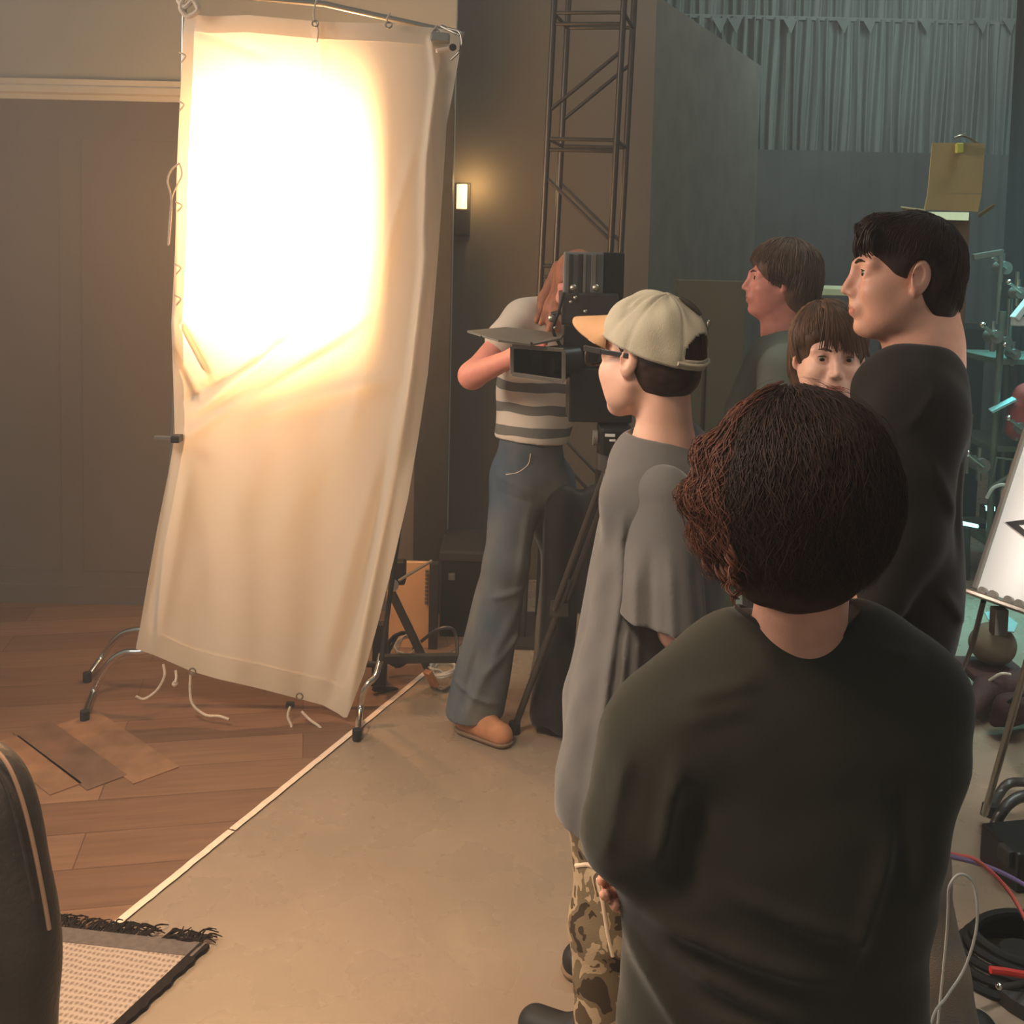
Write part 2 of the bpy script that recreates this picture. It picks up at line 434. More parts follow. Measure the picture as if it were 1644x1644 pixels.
# ---- head in its own frame (x forward, y left, z up, origin between the ears at eye level), metres
def head(s, H, jaw=1.0, nose=1.0, neck_to=None, ears=True, neck_r=0.056, smile=0.0):
    s.frame(H)
    s.ell((-0.014, 0, 0.034), (0.089, 0.073, 0.079), k=0.03)
    s.ell((0.020, 0, -0.030), (0.067, 0.061, 0.084), k=0.035)
    s.ell((0.044, 0, -0.080), (0.040, 0.042 * jaw, 0.032), k=0.03)
    for y in (-1, 1):
        s.cap((-0.004, y * 0.055, -0.046), (0.060, y * 0.018, -0.106), 0.015, 0.014, k=0.025)
        s.cap((0.070, y * 0.044, 0.018), (0.087, y * 0.010, 0.016), 0.010, 0.009, k=0.02)
        s.ell((0.060, y * 0.039, -0.032), (0.025, 0.021, 0.022), k=0.025)
        s.ell((0.030, y * 0.045, -0.058), (0.034, 0.017, 0.036), k=0.03)
    s.ell((0.074, 0, -0.105), (0.016, 0.018, 0.013), k=0.02)
    for y in (-1, 1): s.ell((0.101, y * 0.031, 0.001), (0.018, 0.019, 0.011), k=0.018, mode='-')
    s.cap((0.088, 0, 0.010), (0.087 + 0.021 * nose, 0, -0.033), 0.0075, 0.0095, k=0.014)
    s.cap((0.078, 0, 0.004), (0.086, 0, -0.040), 0.011, 0.014, k=0.010)
    for y in (-1, 1): s.ell((0.096, y * 0.011, -0.039), (0.011, 0.007, 0.0062), k=0.008)
    s.ell((0.085, 0, -0.064), (0.016, 0.026, 0.020), k=0.014)
    zc = 0.004 * smile
    for y in (-1, 1):
        s.cap((0.0950, 0, -0.0655), (0.085, y * 0.020, -0.0685 + zc), 0.0045, 0.0018, k=0.006)
        s.cap((0.0935, y * 0.007, -0.0760), (0.085, y * 0.018, -0.0725 + zc), 0.0050, 0.002, k=0.007)
    s.cap((0.0935, -0.007, -0.0760), (0.0935, 0.007, -0.0760), 0.0050, k=0.006)
    for y in (-1, 1):
        s.cap((0.1015, 0, -0.0708), (0.088, y * 0.022, -0.0705 + zc), 0.0014, 0.0010, k=0.004, mode='-')
        # lids round the eyeball
        s.ell((0.0735, y * 0.031, 0.001), (0.0150, 0.0165, 0.0145), k=0.006)
        s.cap((0.0890, y * 0.0220, -0.0005), (0.0860, y * 0.0400, 0.0005), 0.0060, 0.0052, k=0.002, mode='-')
    if ears:
        for y in (-1, 1):
            R = Matrix.Rotation(y * 0.32, 3, 'Z') @ Matrix.Rotation(-0.22, 3, 'Y')
            s.ell((-0.012, y * 0.078, -0.004), (0.019, 0.008, 0.032), R, k=0.010)
            s.ell((-0.007, y * 0.087, 0.000), (0.0105, 0.010, 0.019), R, k=0.004, mode='-')
            s.ell((-0.006, y * 0.077, -0.028), (0.009, 0.006, 0.010), R, k=0.006)
    s.frame()
    if neck_to is not None:
        b = H @ Vector((-0.042, 0, -0.060)); sc = H.to_scale().x
        s.cap(b, neck_to, neck_r * 0.92 * sc, neck_r * 1.05 * sc, k=0.022)
    return s

def lips_region(H):
    Mi = np.array(H.inverted(), dtype=np.float32)
    def fn(C):
        X = C @ Mi[:3, :3].T + Mi[:3, 3]
        return (X[:, 0] > 0.083) & (((X[:, 2] + 0.0710) / 0.0095) ** 2 + (X[:, 1] / 0.022) ** 2 < 1)
    return fn

def eyes(H, parent, look=(1, 0, -0.05), closed=False):
    for y in (-1, 1):
        c = Vector((0.0735, y * 0.031, 0.001)); d = Vector(look).normalized()
        sc = H.to_scale().x
        e = MB().ball(H @ c, 0.0126 * sc, seg=20).build('eye', 'eyeball', parent, True)
        R = H.to_3x3().normalized()
        f = (R @ d).normalized()
        q = Matrix((f.orthogonal().normalized(), f.cross(f.orthogonal().normalized()), f)).transposed()
        MB().ball(H @ (c + d * 0.0100), (0.0066 * sc, 0.0066 * sc, 0.0034 * sc), q, seg=14).build('iris', 'iris', e, True)
        la = [H @ (c + Vector((0.0142 * math.cos(t_) * math.cos(0.42), y * 0.0142 * math.sin(t_), 0.0142 * math.sin(0.42) * math.cos(t_ * 1.2)))) for t_ in (-0.75, -0.4, 0, 0.4, 0.8)]
        MB().tube(la, [0.0006 * sc, 0.0011 * sc, 0.0013 * sc, 0.0013 * sc, 0.0009 * sc], 6).build('eyelash', 'iris', parent, True)

def brows(H, parent, mt, arch=0.0):
    for y in (-1, 1):
        pts = [H @ Vector(p) for p in [(0.0945, y * 0.014, 0.0195), (0.0905, y * 0.030, 0.0245 + arch), (0.0760, y * 0.047, 0.019)]]
        sc = H.to_scale().x
        MB().tube(spline(pts, 5), [0.0026 * sc] * 4 + [0.0030 * sc] * 3 + [0.0012 * sc] * 4, 6).build('eyebrow', mt, parent, True)

def strands(base, name, mt, parent, H, field, crown, count, thmax, r=0.0012, seed=1, wave=0.004, wfreq=3.0,
            phi=(-180, 180), lift=0.001, n=10, th0=3, center=(-0.012, 0, 0.03), R0=0.11, flick=0.0, ends=0.15):
    """locks that start round the crown and run down over the hair's surface"""
    rs = np.random.RandomState(seed); cw = Vector(crown).normalized()
    e1 = (Vector((1, 0, 0)) - cw * cw.x).normalized(); e2 = cw.cross(e1)
    V = []; Fc = []; c0 = np.array(center)
    ph = np.radians(rs.uniform(phi[0], phi[1], count)); ln = rs.uniform(1 - ends, 1.03, count)
    cwn, e1n, e2n = (np.array(x) for x in (cw, e1, e2))
    ts = np.linspace(0, 1, n)
    Mh = np.array(H); sc = H.to_scale().x
    tm = np.radians([thmax(math.degrees(p)) for p in ph]) * ln
    st = np.radians(th0 + rs.uniform(0, 1, count) ** 1.0 * 55)
    st = np.minimum(st, tm * 0.75)
    th = st[:, None] + (tm - st)[:, None] * ts[None]
    wv = wave / R0 * np.sin(ts[None] * wfreq * 2 * math.pi + rs.uniform(0, 6.28, count)[:, None]) * (0.2 + ts[None])
    pp = ph[:, None] + wv / np.maximum(np.sin(th), 0.25)
    D = np.cos(th)[..., None] * cwn + np.sin(th)[..., None] * (np.cos(pp)[..., None] * e1n + np.sin(pp)[..., None] * e2n)
    X = c0 + D * R0
    W = X @ Mh[:3, :3].T + Mh[:3, 3]
    Dw = D @ (Mh[:3, :3].T / sc)
    for _ in range(14):
        d = field.at(W.reshape(-1, 3)).reshape(W.shape[:-1]); W = W - Dw * np.clip(d, -0.03, 0.03)[..., None] * 0.8
    off = (lift * rs.uniform(-0.5, 1.6, count))[:, None] + wave * 0.35 * np.sin(ts[None] * wfreq * 6.28 + rs.uniform(0, 6.28, count)[:, None]) + flick * ts[None] ** 3 * rs.uniform(0, 1, count)[:, None]
    W = W + Dw * off[..., None]
    T = np.gradient(W, axis=1); T /= np.linalg.norm(T, axis=-1, keepdims=True) + 1e-9
    B = np.cross(T, Dw); B /= np.linalg.norm(B, axis=-1, keepdims=True) + 1e-9
    prof = np.sin(np.clip(ts * 0.93 + 0.07, 0, 1) * math.pi) ** 0.5 * (1 - 0.5 * ts) * r * sc
    prof = prof[None, :, None] * (0.7 + 0.6 * rs.rand(count))[:, None, None]
    a = W - B * prof; b = W + Dw * prof * 0.9; c = W + B * prof
    VV = np.stack([a, b, c, W - Dw * prof * 0.6], 2).reshape(-1, 3)
    k = 4; base_i = (np.arange(count)[:, None] * n + np.arange(n - 1)[None]) * k
    Q = []
    for j in range(k):
        j2 = (j + 1) % k
        Q.append(np.stack([base_i + j, base_i + j2, base_i + k + j2, base_i + k + j], -1).reshape(-1, 4))
    return mesh_obj(name, VV, np.concatenate(Q), mt, parent)

def hand(s, wrist, fwd, palm_n, side, curl=0.5, sc=1.0, res_r=1.0):
    """adds a hand to a body field. fwd: towards the fingers, palm_n: out of the palm, side=+1 thumb on the +cross side"""
    f = Vector(fwd).normalized(); n = Vector(palm_n); n = (n - f * n.dot(f)).normalized(); l = f.cross(n) * side
    w0 = Vector(wrist)
    s.cap(w0, w0 + f * 0.045 * sc, 0.026 * sc, 0.034 * sc, k=0.02, ax=n, sq=0.62)
    pc = w0 + f * 0.055 * sc
    s.cap(pc + l * 0.018 * sc, pc - l * 0.018 * sc, 0.027 * sc, 0.024 * sc, k=0.015, ax=n, sq=0.55)
    for i, (o, L) in enumerate([(0.030, 0.070), (0.010, 0.078), (-0.010, 0.072), (-0.029, 0.056)]):
        p = w0 + f * (0.082 - 0.006 * abs(i - 1)) * sc + l * o * sc; a = 0.15; q = p
        for j, fr in enumerate((0.45, 0.30, 0.25)):
            a += curl * (0.9 if j else 0.6)
            d = f * math.cos(a) + n * math.sin(a); e = q + d * L * fr * sc
            s.cap(q, e, (0.0088 - 0.0008 * j) * sc, (0.0082 - 0.0008 * j) * sc, k=0.005); q = e
    p = w0 + f * 0.022 * sc + l * 0.026 * sc; d = (f * 0.7 + l * 0.7 + n * 0.25).normalized(); q = p + d * 0.034 * sc
    s.cap(p, q, 0.014 * sc, 0.011 * sc, k=0.012); d2 = (f * 0.9 + l * 0.15 + n * 0.4).normalized()
    s.cap(q, q + d2 * 0.030 * sc, 0.0105 * sc, 0.0085 * sc, k=0.005)

def shoe(name, parent, heel, toe_dir, mt, sole_mt, L=0.27):
    f = Vector(toe_dir).normalized(); h = Vector(heel); z = Vector((0, 0, 1))
    a = S(); a.cap(h + z * 0.050 + f * 0.03, h + z * 0.036 + f * (L - 0.05), 0.042, 0.040, k=0.02)
    a.cap(h + z * 0.075 + f * 0.03, h + z * 0.068 + f * 0.11, 0.040, 0.036, k=0.03)
    a.half(h + z * 0.014, -z, k=0.004)
    o = a.build(name, mt, parent, 0.006)
    b = S(); b.cap(h + z * 0.03 + f * 0.03, h + z * 0.03 + f * (L - 0.05), 0.046, 0.045, k=0.01)
    b.half(h + z * 0.020, z, k=0.003); b.half(h + z * 0.002, -z, k=0.003)
    b.build('sole', sole_mt, o, 0.005)
    return o
# ============================================================ the room
def struct(o): o['kind'] = 'structure'; return o

# floors: polished concrete of the stage, and the wooden set floor lying on it left of the tape
cm = mat('polished_concrete', rgb(142, 123, 104), 0.24, nscale=1.6, color2=rgb(153, 132, 111), spec=0.5)
N_, L_, b_ = nodes_of(cm)
tn = N_.new('ShaderNodeTexNoise'); tn.inputs['Scale'].default_value = 7; tn.inputs['Detail'].default_value = 6
mr = N_.new('ShaderNodeMapRange'); mr.inputs[1].default_value = 0.3; mr.inputs[2].default_value = 0.7; mr.inputs[3].default_value = 0.2; mr.inputs[4].default_value = 0.38
tc = N_.new('ShaderNodeTexCoord'); L_.new(tc.outputs['Object'], tn.inputs['Vector']); L_.new(tn.outputs['Fac'], mr.inputs[0]); L_.new(mr.outputs[0], b_.inputs['Roughness'])
struct(MB().box((0.5, 4.5, -0.05), (9, 10.5, 0.1)).build('floor', cm, origin=(0, 0, 0)))

wm = mat('wood_planks', rgb(122, 92, 72), 0.42, spec=0.4, nscale=3)
N_, L_, b_ = nodes_of(wm)
tc = N_.new('ShaderNodeTexCoord'); mp = N_.new('ShaderNodeMapping'); mp.inputs['Rotation'].default_value = (0, 0, math.radians(-11)); L_.new(tc.outputs['Object'], mp.inputs[0])
br = N_.new('ShaderNodeTexBrick'); br.inputs['Scale'].default_value = 1.0; br.inputs['Brick Width'].default_value = 1.2; br.inputs['Row Height'].default_value = 0.18
br.inputs['Mortar Size'].default_value = 0.0016; br.inputs['Mortar Smooth'].default_value = 0.3; br.inputs['Bias'].default_value = 0.0
br.inputs['Color1'].default_value = rgb(118, 86, 66); br.inputs['Color2'].default_value = rgb(148, 112, 86); br.inputs['Mortar'].default_value = rgb(84, 60, 46)
L_.new(mp.outputs[0], br.inputs['Vector'])
mp2 = N_.new('ShaderNodeMapping'); mp2.inputs['Scale'].default_value = (1.5, 22, 1); L_.new(mp.outputs[0], mp2.inputs[0])
gn = N_.new('ShaderNodeTexNoise'); gn.inputs['Scale'].default_value = 2.2; gn.inputs['Detail'].default_value = 6; L_.new(mp2.outputs[0], gn.inputs['Vector'])
mm = N_.new('ShaderNodeMix'); mm.data_type = 'RGBA'; mm.blend_type = 'MULTIPLY'; mm.inputs[0].default_value = 0.55
gr = N_.new('ShaderNodeMapRange'); gr.inputs[1].default_value = 0.3; gr.inputs[2].default_value = 0.7; gr.inputs[3].default_value = 0.62; gr.inputs[4].default_value = 1.15
L_.new(gn.outputs['Fac'], gr.inputs[0]); L_.new(br.outputs['Color'], mm.inputs[6]); L_.new(gr.outputs[0], mm.inputs[7]); L_.new(mm.outputs[2], b_.inputs['Base Color'])
T0, T1 = G(165, 1503), G(695, 1072)
td = (T1 - T0).normalized(); tnrm = Vector((-td.y, td.x, 0))
E0, E1 = T0 - td * 2.2, T1 + td * 0.75
WALLY = 4.80
poly = [E0, E1, Vector((E1.x - 0.1, WALLY - 0.01, 0)), Vector((-4.0, WALLY - 0.01, 0)), Vector((-4.0, E0.y, 0))]
zf = 0.004
fl = struct(MB().prism([Vector((p.x, p.y, 0.0002)) for p in poly], (0, 0, zf)).build('floor_wood', wm, origin=(0, 0, 0)))
fl['kind'] = 'structure'

# boards of another run laid crosswise near the wall
def loose_plank(c0, c1, wd, z, mt, label):
    a = G(*c0); b = G(*c1); d = (b - a).normalized(); s_ = Vector((-d.y, d.x, 0)) * wd
    a.z = b.z = z
    o = MB().prism([a, b, b + s_, a + s_], (0, 0, 0.004)).build('floor_plank', mt)
    return tag(o, label, 'floor plank', 'loose floor planks')
pm1 = mat('plank_light', rgb(142, 106, 80), 0.42, nscale=4, stretch=(3, 3, 1), var=0.18)
pm2 = mat('plank_dark', rgb(116, 88, 70), 0.42, nscale=4, stretch=(3, 3, 1), var=0.18)
loose_plank((88, 1168), (214, 1262), 0.155, zf + 0.0002, pm1, 'lighter brown floor plank lying diagonally just in front of the chrome leg')
loose_plank((20, 1180), (140, 1272), 0.13, zf + 0.0006, pm2, 'dark brown floor plank lying diagonally left of the lighter plank')
loose_plank((-20, 1200), (80, 1280), 0.10, zf + 0.0006, pm1, 'reddish floor plank lying diagonally beside the left picture edge')

# white tape line along the edge of the wooden floor
rs = random.Random(4)
def tape(a, b, label):
    v = []; n = 40
    for i in range(n + 1):
        p = a.lerp(b, i / n); j = 0.001 * rs.uniform(-1, 1)
        v += [p + tnrm * (0.011 + j) , p - tnrm * (0.011 - j)]
    vs = [Vector((p.x, p.y, zf + 0.0008)) for p in v] + [Vector((p.x, p.y, zf + 0.0012)) for p in v]
    k = len(v); fs = []
    for i in range(n):
        q = (2 * i, 2 * i + 1, 2 * i + 3, 2 * i + 2); fs += [q, tuple(x + k for x in q[::-1])]
        fs += [(2 * i, 2 * i + 2, 2 * i + 2 + k, 2 * i + k), (2 * i + 1, 2 * i + 1 + k, 2 * i + 3 + k, 2 * i + 3)]
    fs += [(0, k, k + 1, 1), (2 * n, 2 * n + 1, 2 * n + 1 + k, 2 * n + k)]
    tag(mesh_obj('floor_tape', vs, fs, 'tape', None, False), label, 'tape', 'white floor tape')
tape(T0 - td * 0.4, G(371, 1336), 'white floor tape from the rug up to the tear in the line')
tape(G(373, 1334), T1, 'white floor tape from the tear in the line up to the cloth frame')

# left set wall: beige above a white moulding, brown panelling below
wall_up = mat('beige_paint', rgb(166, 164, 154), 0.85, var=0.03, nscale=3)
wall_lo = mat('brown_panelling', rgb(108, 99, 92), 0.7, var=0.08, nscale=1.2, stretch=(1, 1, 0.3))
mould = mat('white_moulding', rgb(206, 198, 182), 0.6, var=0.02)
XE = P(733, 20, WALLY).x
ZM = P(60, 160, WALLY).z
struct(MB().box(((XE - 4.6) / 2, WALLY + 0.05, 1.7), (XE + 4.6, 0.09, 3.4)).build('wall_left', wall_up))
lw = struct(MB().box(((XE - 4.6) / 2, WALLY - 0.004, ZM / 2), (XE + 4.6, 0.018, ZM)).build('wall_left_panelling', wall_lo))
fr = MB()
for x0, x1 in ((-2.55, -2.05), (-3.4, -2.65), (-1.95, -1.2)):
    zt, zb = ZM - 0.17, 0.16
    for a, b in (((x0, zt), (x1, zt)), ((x1, zt), (x1, zb)), ((x1, zb), (x0, zb)), ((x0, zb), (x0, zt))):
        fr.beam((a[0], WALLY - 0.0145, a[1]), (b[0], WALLY - 0.0145, b[1]), 0.004, 0.006)
struct(fr.build('trim_1', wall_lo))
md = MB()
prof = [(0.0, 0.0), (0.012, 0.0), (0.016, 0.022), (0.030, 0.030), (0.030, 0.058), (0.018, 0.066), (0.022, 0.090), (0.0, 0.094)]
x0, x1 = -4.6, XE
md.prism([(x0, WALLY - 0.008 - p[0], ZM + p[1]) for p in prof], (x1 - x0, 0, 0))
struct(md.build('trim_2', mould))
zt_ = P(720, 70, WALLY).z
struct(MB().box((XE - 0.075, WALLY - 0.03, zt_ / 2), (0.15, 0.045, zt_)).build('shade_strip', 'dark_paint'))  # dark board added for the shade on the wall's unlit end
struct(MB().box(((XE - 4.6) / 2 - .1, WALLY - 0.02, 0.045), (XE + 4.4, 0.016, 0.09)).build('baseboard_left', wall_lo))

# brown stage wall with the sconce
BWY = 5.30
bw = mat('brown_stage_wall', rgb(104, 96, 86), 0.8, var=0.05, nscale=2)
XB1 = P(1045, 300, BWY).x
struct(MB().box(((XB1 - 1.2) / 2, BWY + 0.05, 1.8), (XB1 + 1.2, 0.1, 3.6)).build('wall_back', bw))
# dark flat running away from the camera on the right of it
dw = mat('dark_flat', rgb(98, 97, 88), 0.8, nscale=6, var=0.12)
a0 = P(1058, 0, BWY); a1 = P(1222, 106, 7.1)
zt0 = a0.z + 0.02; zt1 = a1.z
pa, pb = Vector((XB1, BWY, 0)), Vector((a1.x, 7.1, 0))
o = MB().prism([pa, pb, Vector((pb.x, pb.y, zt1)), Vector((pa.x, pa.y, zt0))], (-0.09, 0.03, 0)).build('wall_middle', dw); struct(o)

# rear wall: pleated drape above, flat black cloth below
RY = 8.9
struct(MB().box((2.3, RY + 0.35, 2.6), (8.0, 0.1, 5.2)).build('wall_rear', mat('rear_wall', rgb(58, 60, 58), 0.85)))
def pleated(name, x0, x1, y, z0, z1, nfold, amp, seed, mt, parent=None):
    r_ = np.random.RandomState(seed); n = nfold * 10; nz = 16; V = []; Fc = []
    ph = np.cumsum(r_.uniform(0.75, 1.25, n + 1)); ph = ph / ph[-1] * nfold * 2 * math.pi
    am = np.interp(np.arange(n + 1), np.arange(0, n + 11, 10)[:nfold + 1], r_.uniform(0.55, 1.3, nfold + 1))
    for s_ in (0, 1):
        for j in range(nz + 1):
            v = j / nz
            for i in range(n + 1):
                u = i / n; x = x0 + (x1 - x0) * u
                yy = y + amp * am[i] * (math.sin(ph[i] + 0.25 * math.sin(v * 5 + i * 0.05)) + 0.3 * math.sin(ph[i] * 2.3 + 1)) + s_ * 0.006
                V.append((x + 0.01 * math.sin(v * 3 + i * 0.2), yy, z0 + (z1 - z0) * v))
    W = n + 1; B = (nz + 1) * W
    for j in range(nz):
        for i in range(n):
            a = j * W + i; Fc.append((a, a + 1, a + 1 + W, a + W)); Fc.append((a + B + W, a + W + 1 + B, a + 1 + B, a + B))
    return mesh_obj(name, V, Fc, mt, parent)
dr = mat('pleated_drape', rgb(104, 112, 108), 0.6, var=0.12, nscale=5, stretch=(1, 1, 0.2), spec=0.4)
zb = P(1400, 252, RY).z
CX0, CX1 = P(1040, 200, RY).x, P(1632, 200, RY).x
t = root('pleated_drape', (0.5 * (CX0 + CX1), RY, zb), 'grey pleated drape hanging high on the rear wall under teal light', 'drape')
ztie = P(1400, 32, RY).z
pleated('lower_drape', CX0, CX1, RY, zb, ztie, 35, 0.034, 3, dr, t)
pleated('upper_drape', CX0, CX1, RY + 0.05, ztie - 0.03, ztie + 1.1, 35, 0.026, 3, dr, t)
hm = MB().box(((CX0 + CX1) / 2, RY + 0.0, ztie), (CX1 - CX0, 0.015, 0.03)); hm.build('hem_band', dr, t)
for i, px in enumerate((1155, 1180, 1268, 1353, 1395, 1486, 1575, 1620)):
    c = P(px, 33, RY - 0.07)
    MB().add([c + Vector((-0.06, 0, 0.02)), c + Vector((0.06, 0.0, 0.02)), c + Vector((0.01, -0.03, -0.11)), c + Vector((0.0, 0.03, 0.0))], [(0, 1, 2), (1, 0, 3), (0, 2, 3), (2, 1, 3)]).build('tie_tuft', dr, t)
bd = mat('black_drape_cloth', rgb(84, 86, 84), 0.9, var=0.1, nscale=3)
tag(pleated('black_drape', CX0 - 0.1, CX1 + 0.4, RY - 0.12, 0.02, zb + 0.03, 20, 0.006, 5, bd), 'flat dark grey drape below the pleated drape on the rear wall', 'drape')
bd2 = mat('dark_drape_cloth', rgb(36, 30, 27), 0.95, var=0.1, nscale=3)
xr = P(1624, 200, 6.2).x
o = pleated('black_drape', xr, xr + 1.3, 6.2, 0.02, 4.0, 9, 0.03, 6, bd2)
tag(o, 'black drape hanging at the right picture edge beside the pleated drape', 'drape')
struct(MB().box((4.6, 5, 2.0), (0.1, 9, 4.0)).build('wall_right', mat('right_wall', rgb(52, 50, 46), 0.9)))

# wall sconce
t = root('wall_sconce', P(741, 335, BWY), 'slim wall sconce glowing amber on the brown wall beside the cloth', 'wall lamp')
ctr = P(741, 335, BWY - 0.045)
hw = 0.030
zt, zb_ = P(741, 297, BWY).z, P(741, 376, BWY).z; zmid = P(741, 336, BWY).z
MB().box((ctr.x, BWY - 0.04, (zb_ + zmid) / 2), (0.065, 0.075, zmid - zb_), bev=0.004).build('housing', 'dark_paint', t)
MB().box((ctr.x, BWY - 0.008, (zb_ + zt) / 2), (0.085, 0.014, zt - zb_ + 0.02), bev=0.003).build('back_plate', 'dark_paint', t)
sg = mat('sconce_glass', rgb(255, 214, 140), 0.4, emit=(1.0, 0.66, 0.28, 1), estr=2.6)
MB().tube([(ctr.x, BWY - 0.042, zmid), (ctr.x, BWY - 0.042, zt)], 0.026, 14).build('lamp_shade', sg, t, True)
l = bpy.data.lights.new('sconce_bulb', 'POINT'); l.energy = 2.6; l.color = (1.0, 0.62, 0.25); l.shadow_soft_size = 0.03
o = bpy.data.objects.new('sconce_bulb', l); COL.objects.link(o); o.location = (ctr.x + 0.06, BWY - 0.12, (zt + zmid) / 2 + 0.06)

# ============================================================ the hanging cloth, its frame and the film lamp behind it
CD = 3.62
# frame
bt = root('cloth_stand', G(400, 1120), 'chrome rolling frame with curved legs holding the backlit white cloth', 'frame stand')
ro = MB().tube([P(296, -12, CD + 0.04), P(520, 6, CD + 0.04), P(745, 56, CD + 0.04)], 0.010, 10); ro.build('top_rail', 'steel', bt, True)
MB().tube([P(296, -14, CD + 0.05), P(288, 500, CD + 0.05), P(262, 1010, CD + 0.05)], 0.009, 10).build('pole', 'steel', bt, True)
MB().tube([P(722, 55, CD + 0.05), P(672, 620, CD + 0.06), P(612, 1060, CD + 0.06)], 0.009, 10).build('pole', 'dark_paint', bt, True)
# chrome legs left
lg = [P(282, 1040, 3.72), P(248, 1043, 3.72), P(222, 1047, 3.72), P(200, 1048, 3.73), P(180, 1060, 3.74), P(164, 1082, 3.76), P(150, 1112, 3.78), G(136, 1150, 0.012)]
MB().tube(spline(lg, 6), 0.0125, 12).build('leg', 'chrome', bt, True)
lg = [P(282, 1005, 3.95), P(240, 1010, 3.95), P(214, 1012, 3.96), P(196, 1018, 3.98), P(180, 1032, 4.0), P(164, 1055, 4.02), G(140, 1088, 0.012)]
MB().tube(spline(lg, 6), 0.0115, 12).build('leg', 'chrome', bt, True)
lg = [P(612, 1050, 3.72), P(608, 1068, 3.70), P(602, 1086, 3.68), P(590, 1098, 3.66), P(582, 1114, 3.65), P(578, 1140, 3.64), G(573, 1182, 0.012)]
MB().tube(spline(lg, 6), 0.0125, 12).build('leg', 'chrome', bt, True)
for a in (G(136, 1150, 0.02), G(140, 1088, 0.02), G(573, 1180, 0.02)):
    MB().cyl(a - Vector((0, 0, 0.015)), a + Vector((0, 0, 0.02)), 0.016).build('rubber_foot', 'rubber', bt, True)
MB().tube([P(262, 1040, 3.80), P(615, 1068, 3.80)], 0.012, 10).build('base_rail', 'dark_paint', bt, True)

# cloth outline in the photograph -> sheet in the plane CD, with folds in depth
Lx = [(15, 298), (60, 293), (120, 291), (260, 284), (400, 281), (520, 275), (640, 279), (700, 281), (760, 270), (850, 252), (940, 236), (1000, 226), (1040, 218)]
Rx = [(44, 739), (92, 737), (150, 727), (200, 717), (300, 711), (400, 704), (500, 696), (600, 687), (700, 672), (800, 655), (900, 632), (1000, 607), (1080, 585), (1130, 566), (1155, 556)]
Tp = [(298, 22), (340, 26), (400, 24), (508, 34), (560, 36), (625, 38), (690, 44), (739, 50)]
Bt = [(218, 1042), (245, 1052), (300, 1078), (340, 1090), (400, 1104), (470, 1122), (510, 1132), (540, 1146), (550, 1152), (556, 1152)]
def itp(t_, x): return float(np.interp(x, [a for a, b in t_], [b for a, b in t_]))
def seg_ridge(px, py, x0, y0, x1, y1, w, asym=0.0):
    """0..1 ridge near a line in the sheet, fading at its ends"""
    dx, dy = x1 - x0, y1 - y0; L2 = dx * dx + dy * dy
    t_ = ((px - x0) * dx + (py - y0) * dy) / L2
    d = ((px - x0) * dy - (py - y0) * dx) / math.sqrt(L2)
    fade = max(0.0, min(1.0, (t_ + 0.1) / 0.25)) * max(0.0, min(1.0, (1.1 - t_) / 0.3))
    return math.exp(-(d / w) ** 2) * fade
FOLDS = [(470, 540, 318, 660, 9, 0.030), (430, 560, 300, 640, 7, -0.020), (540, 560, 300, 700, 12, 0.026), (600, 500, 330, 690, 10, -0.016), (620, 610, 300, 705, 15, 0.018),
         (284, 515, 335, 610, 7, 0.028), (284, 560, 322, 640, 8, -0.018), (288, 505, 430, 560, 10, 0.012), (300, 700, 560, 640, 16, -0.012),
         (692, 60, 700, 130, 5, 0.020), (700, 120, 684, 260, 6, 0.022), (684, 250, 680, 420, 7, 0.020), (683, 400, 655, 640, 7, 0.022), (655, 620, 560, 1140, 9, 0.026),
         (720, 200, 690, 560, 8, -0.018), (640, 330, 560, 700, 12, 0.008), (664, 240, 600, 470, 10, 0.009), (640, 700, 530, 1130, 14, -0.020), (610, 740, 500, 1120, 16, 0.012),
         (690, 400, 640, 760, 7, 0.012), (300, 760, 250, 1040, 14, 0.018), (330, 820, 360, 1080, 18, -0.010), (280, 720, 236, 1000, 8, -0.016), (380, 800, 400, 1090, 22, 0.006),
         (510, 30, 515, 300, 8, 0.010), (300, 40, 430, 90, 10, 0.010), (590, 620, 420, 900, 22, 0.008), (470, 640, 300, 960, 20, 0.007)]
def cloth_pt(u, v):
    py0 = 20 + v * 1120
    xl, xr_ = itp(Lx, py0 if py0 < 1040 else 1040), itp(Rx, min(py0, 1155))
    # top and bottom edges
    pxt = 298 + (739 - 298) * u; pxb = 218 + (556 - 218) * u
    yt, yb = itp(Tp, pxt), itp(Bt, pxb)
    py = yt + (yb - yt) * v
    xl, xr_ = itp(Lx, py), itp(Rx, py)
    px = xl + (xr_ - xl) * u
    d = CD
    for f in FOLDS: d -= f[5] * (1.3 if f[3] < 720 and f[1] < 720 and f[0] < 640 else 0.9) * seg_ridge(px, py, *f[:5])
    d += 0.012 * math.sin(px * 0.028 + 0.8 * math.sin(py * 0.006)) * (0.3 + 0.7 * v) + 0.006 * math.sin(px * 0.07 + py * 0.004) * v
    d += 0.05 * (u - 0.5) ** 2
    return px, py, d
cl = bpy.data.materials.new('muslin'); cl.use_nodes = True
N_ = cl.node_tree.nodes; L_ = cl.node_tree.links; N_.remove(N_['Principled BSDF']); out = N_['Material Output']
df = N_.new('ShaderNodeBsdfDiffuse'); df.inputs[0].default_value = rgb(226, 214, 196)
tl = N_.new('ShaderNodeBsdfTranslucent'); tl.inputs[0].default_value = (0.95, 0.86, 0.72, 1)
gl = N_.new('ShaderNodeMixShader'); gl.inputs[0].default_value = 0.42
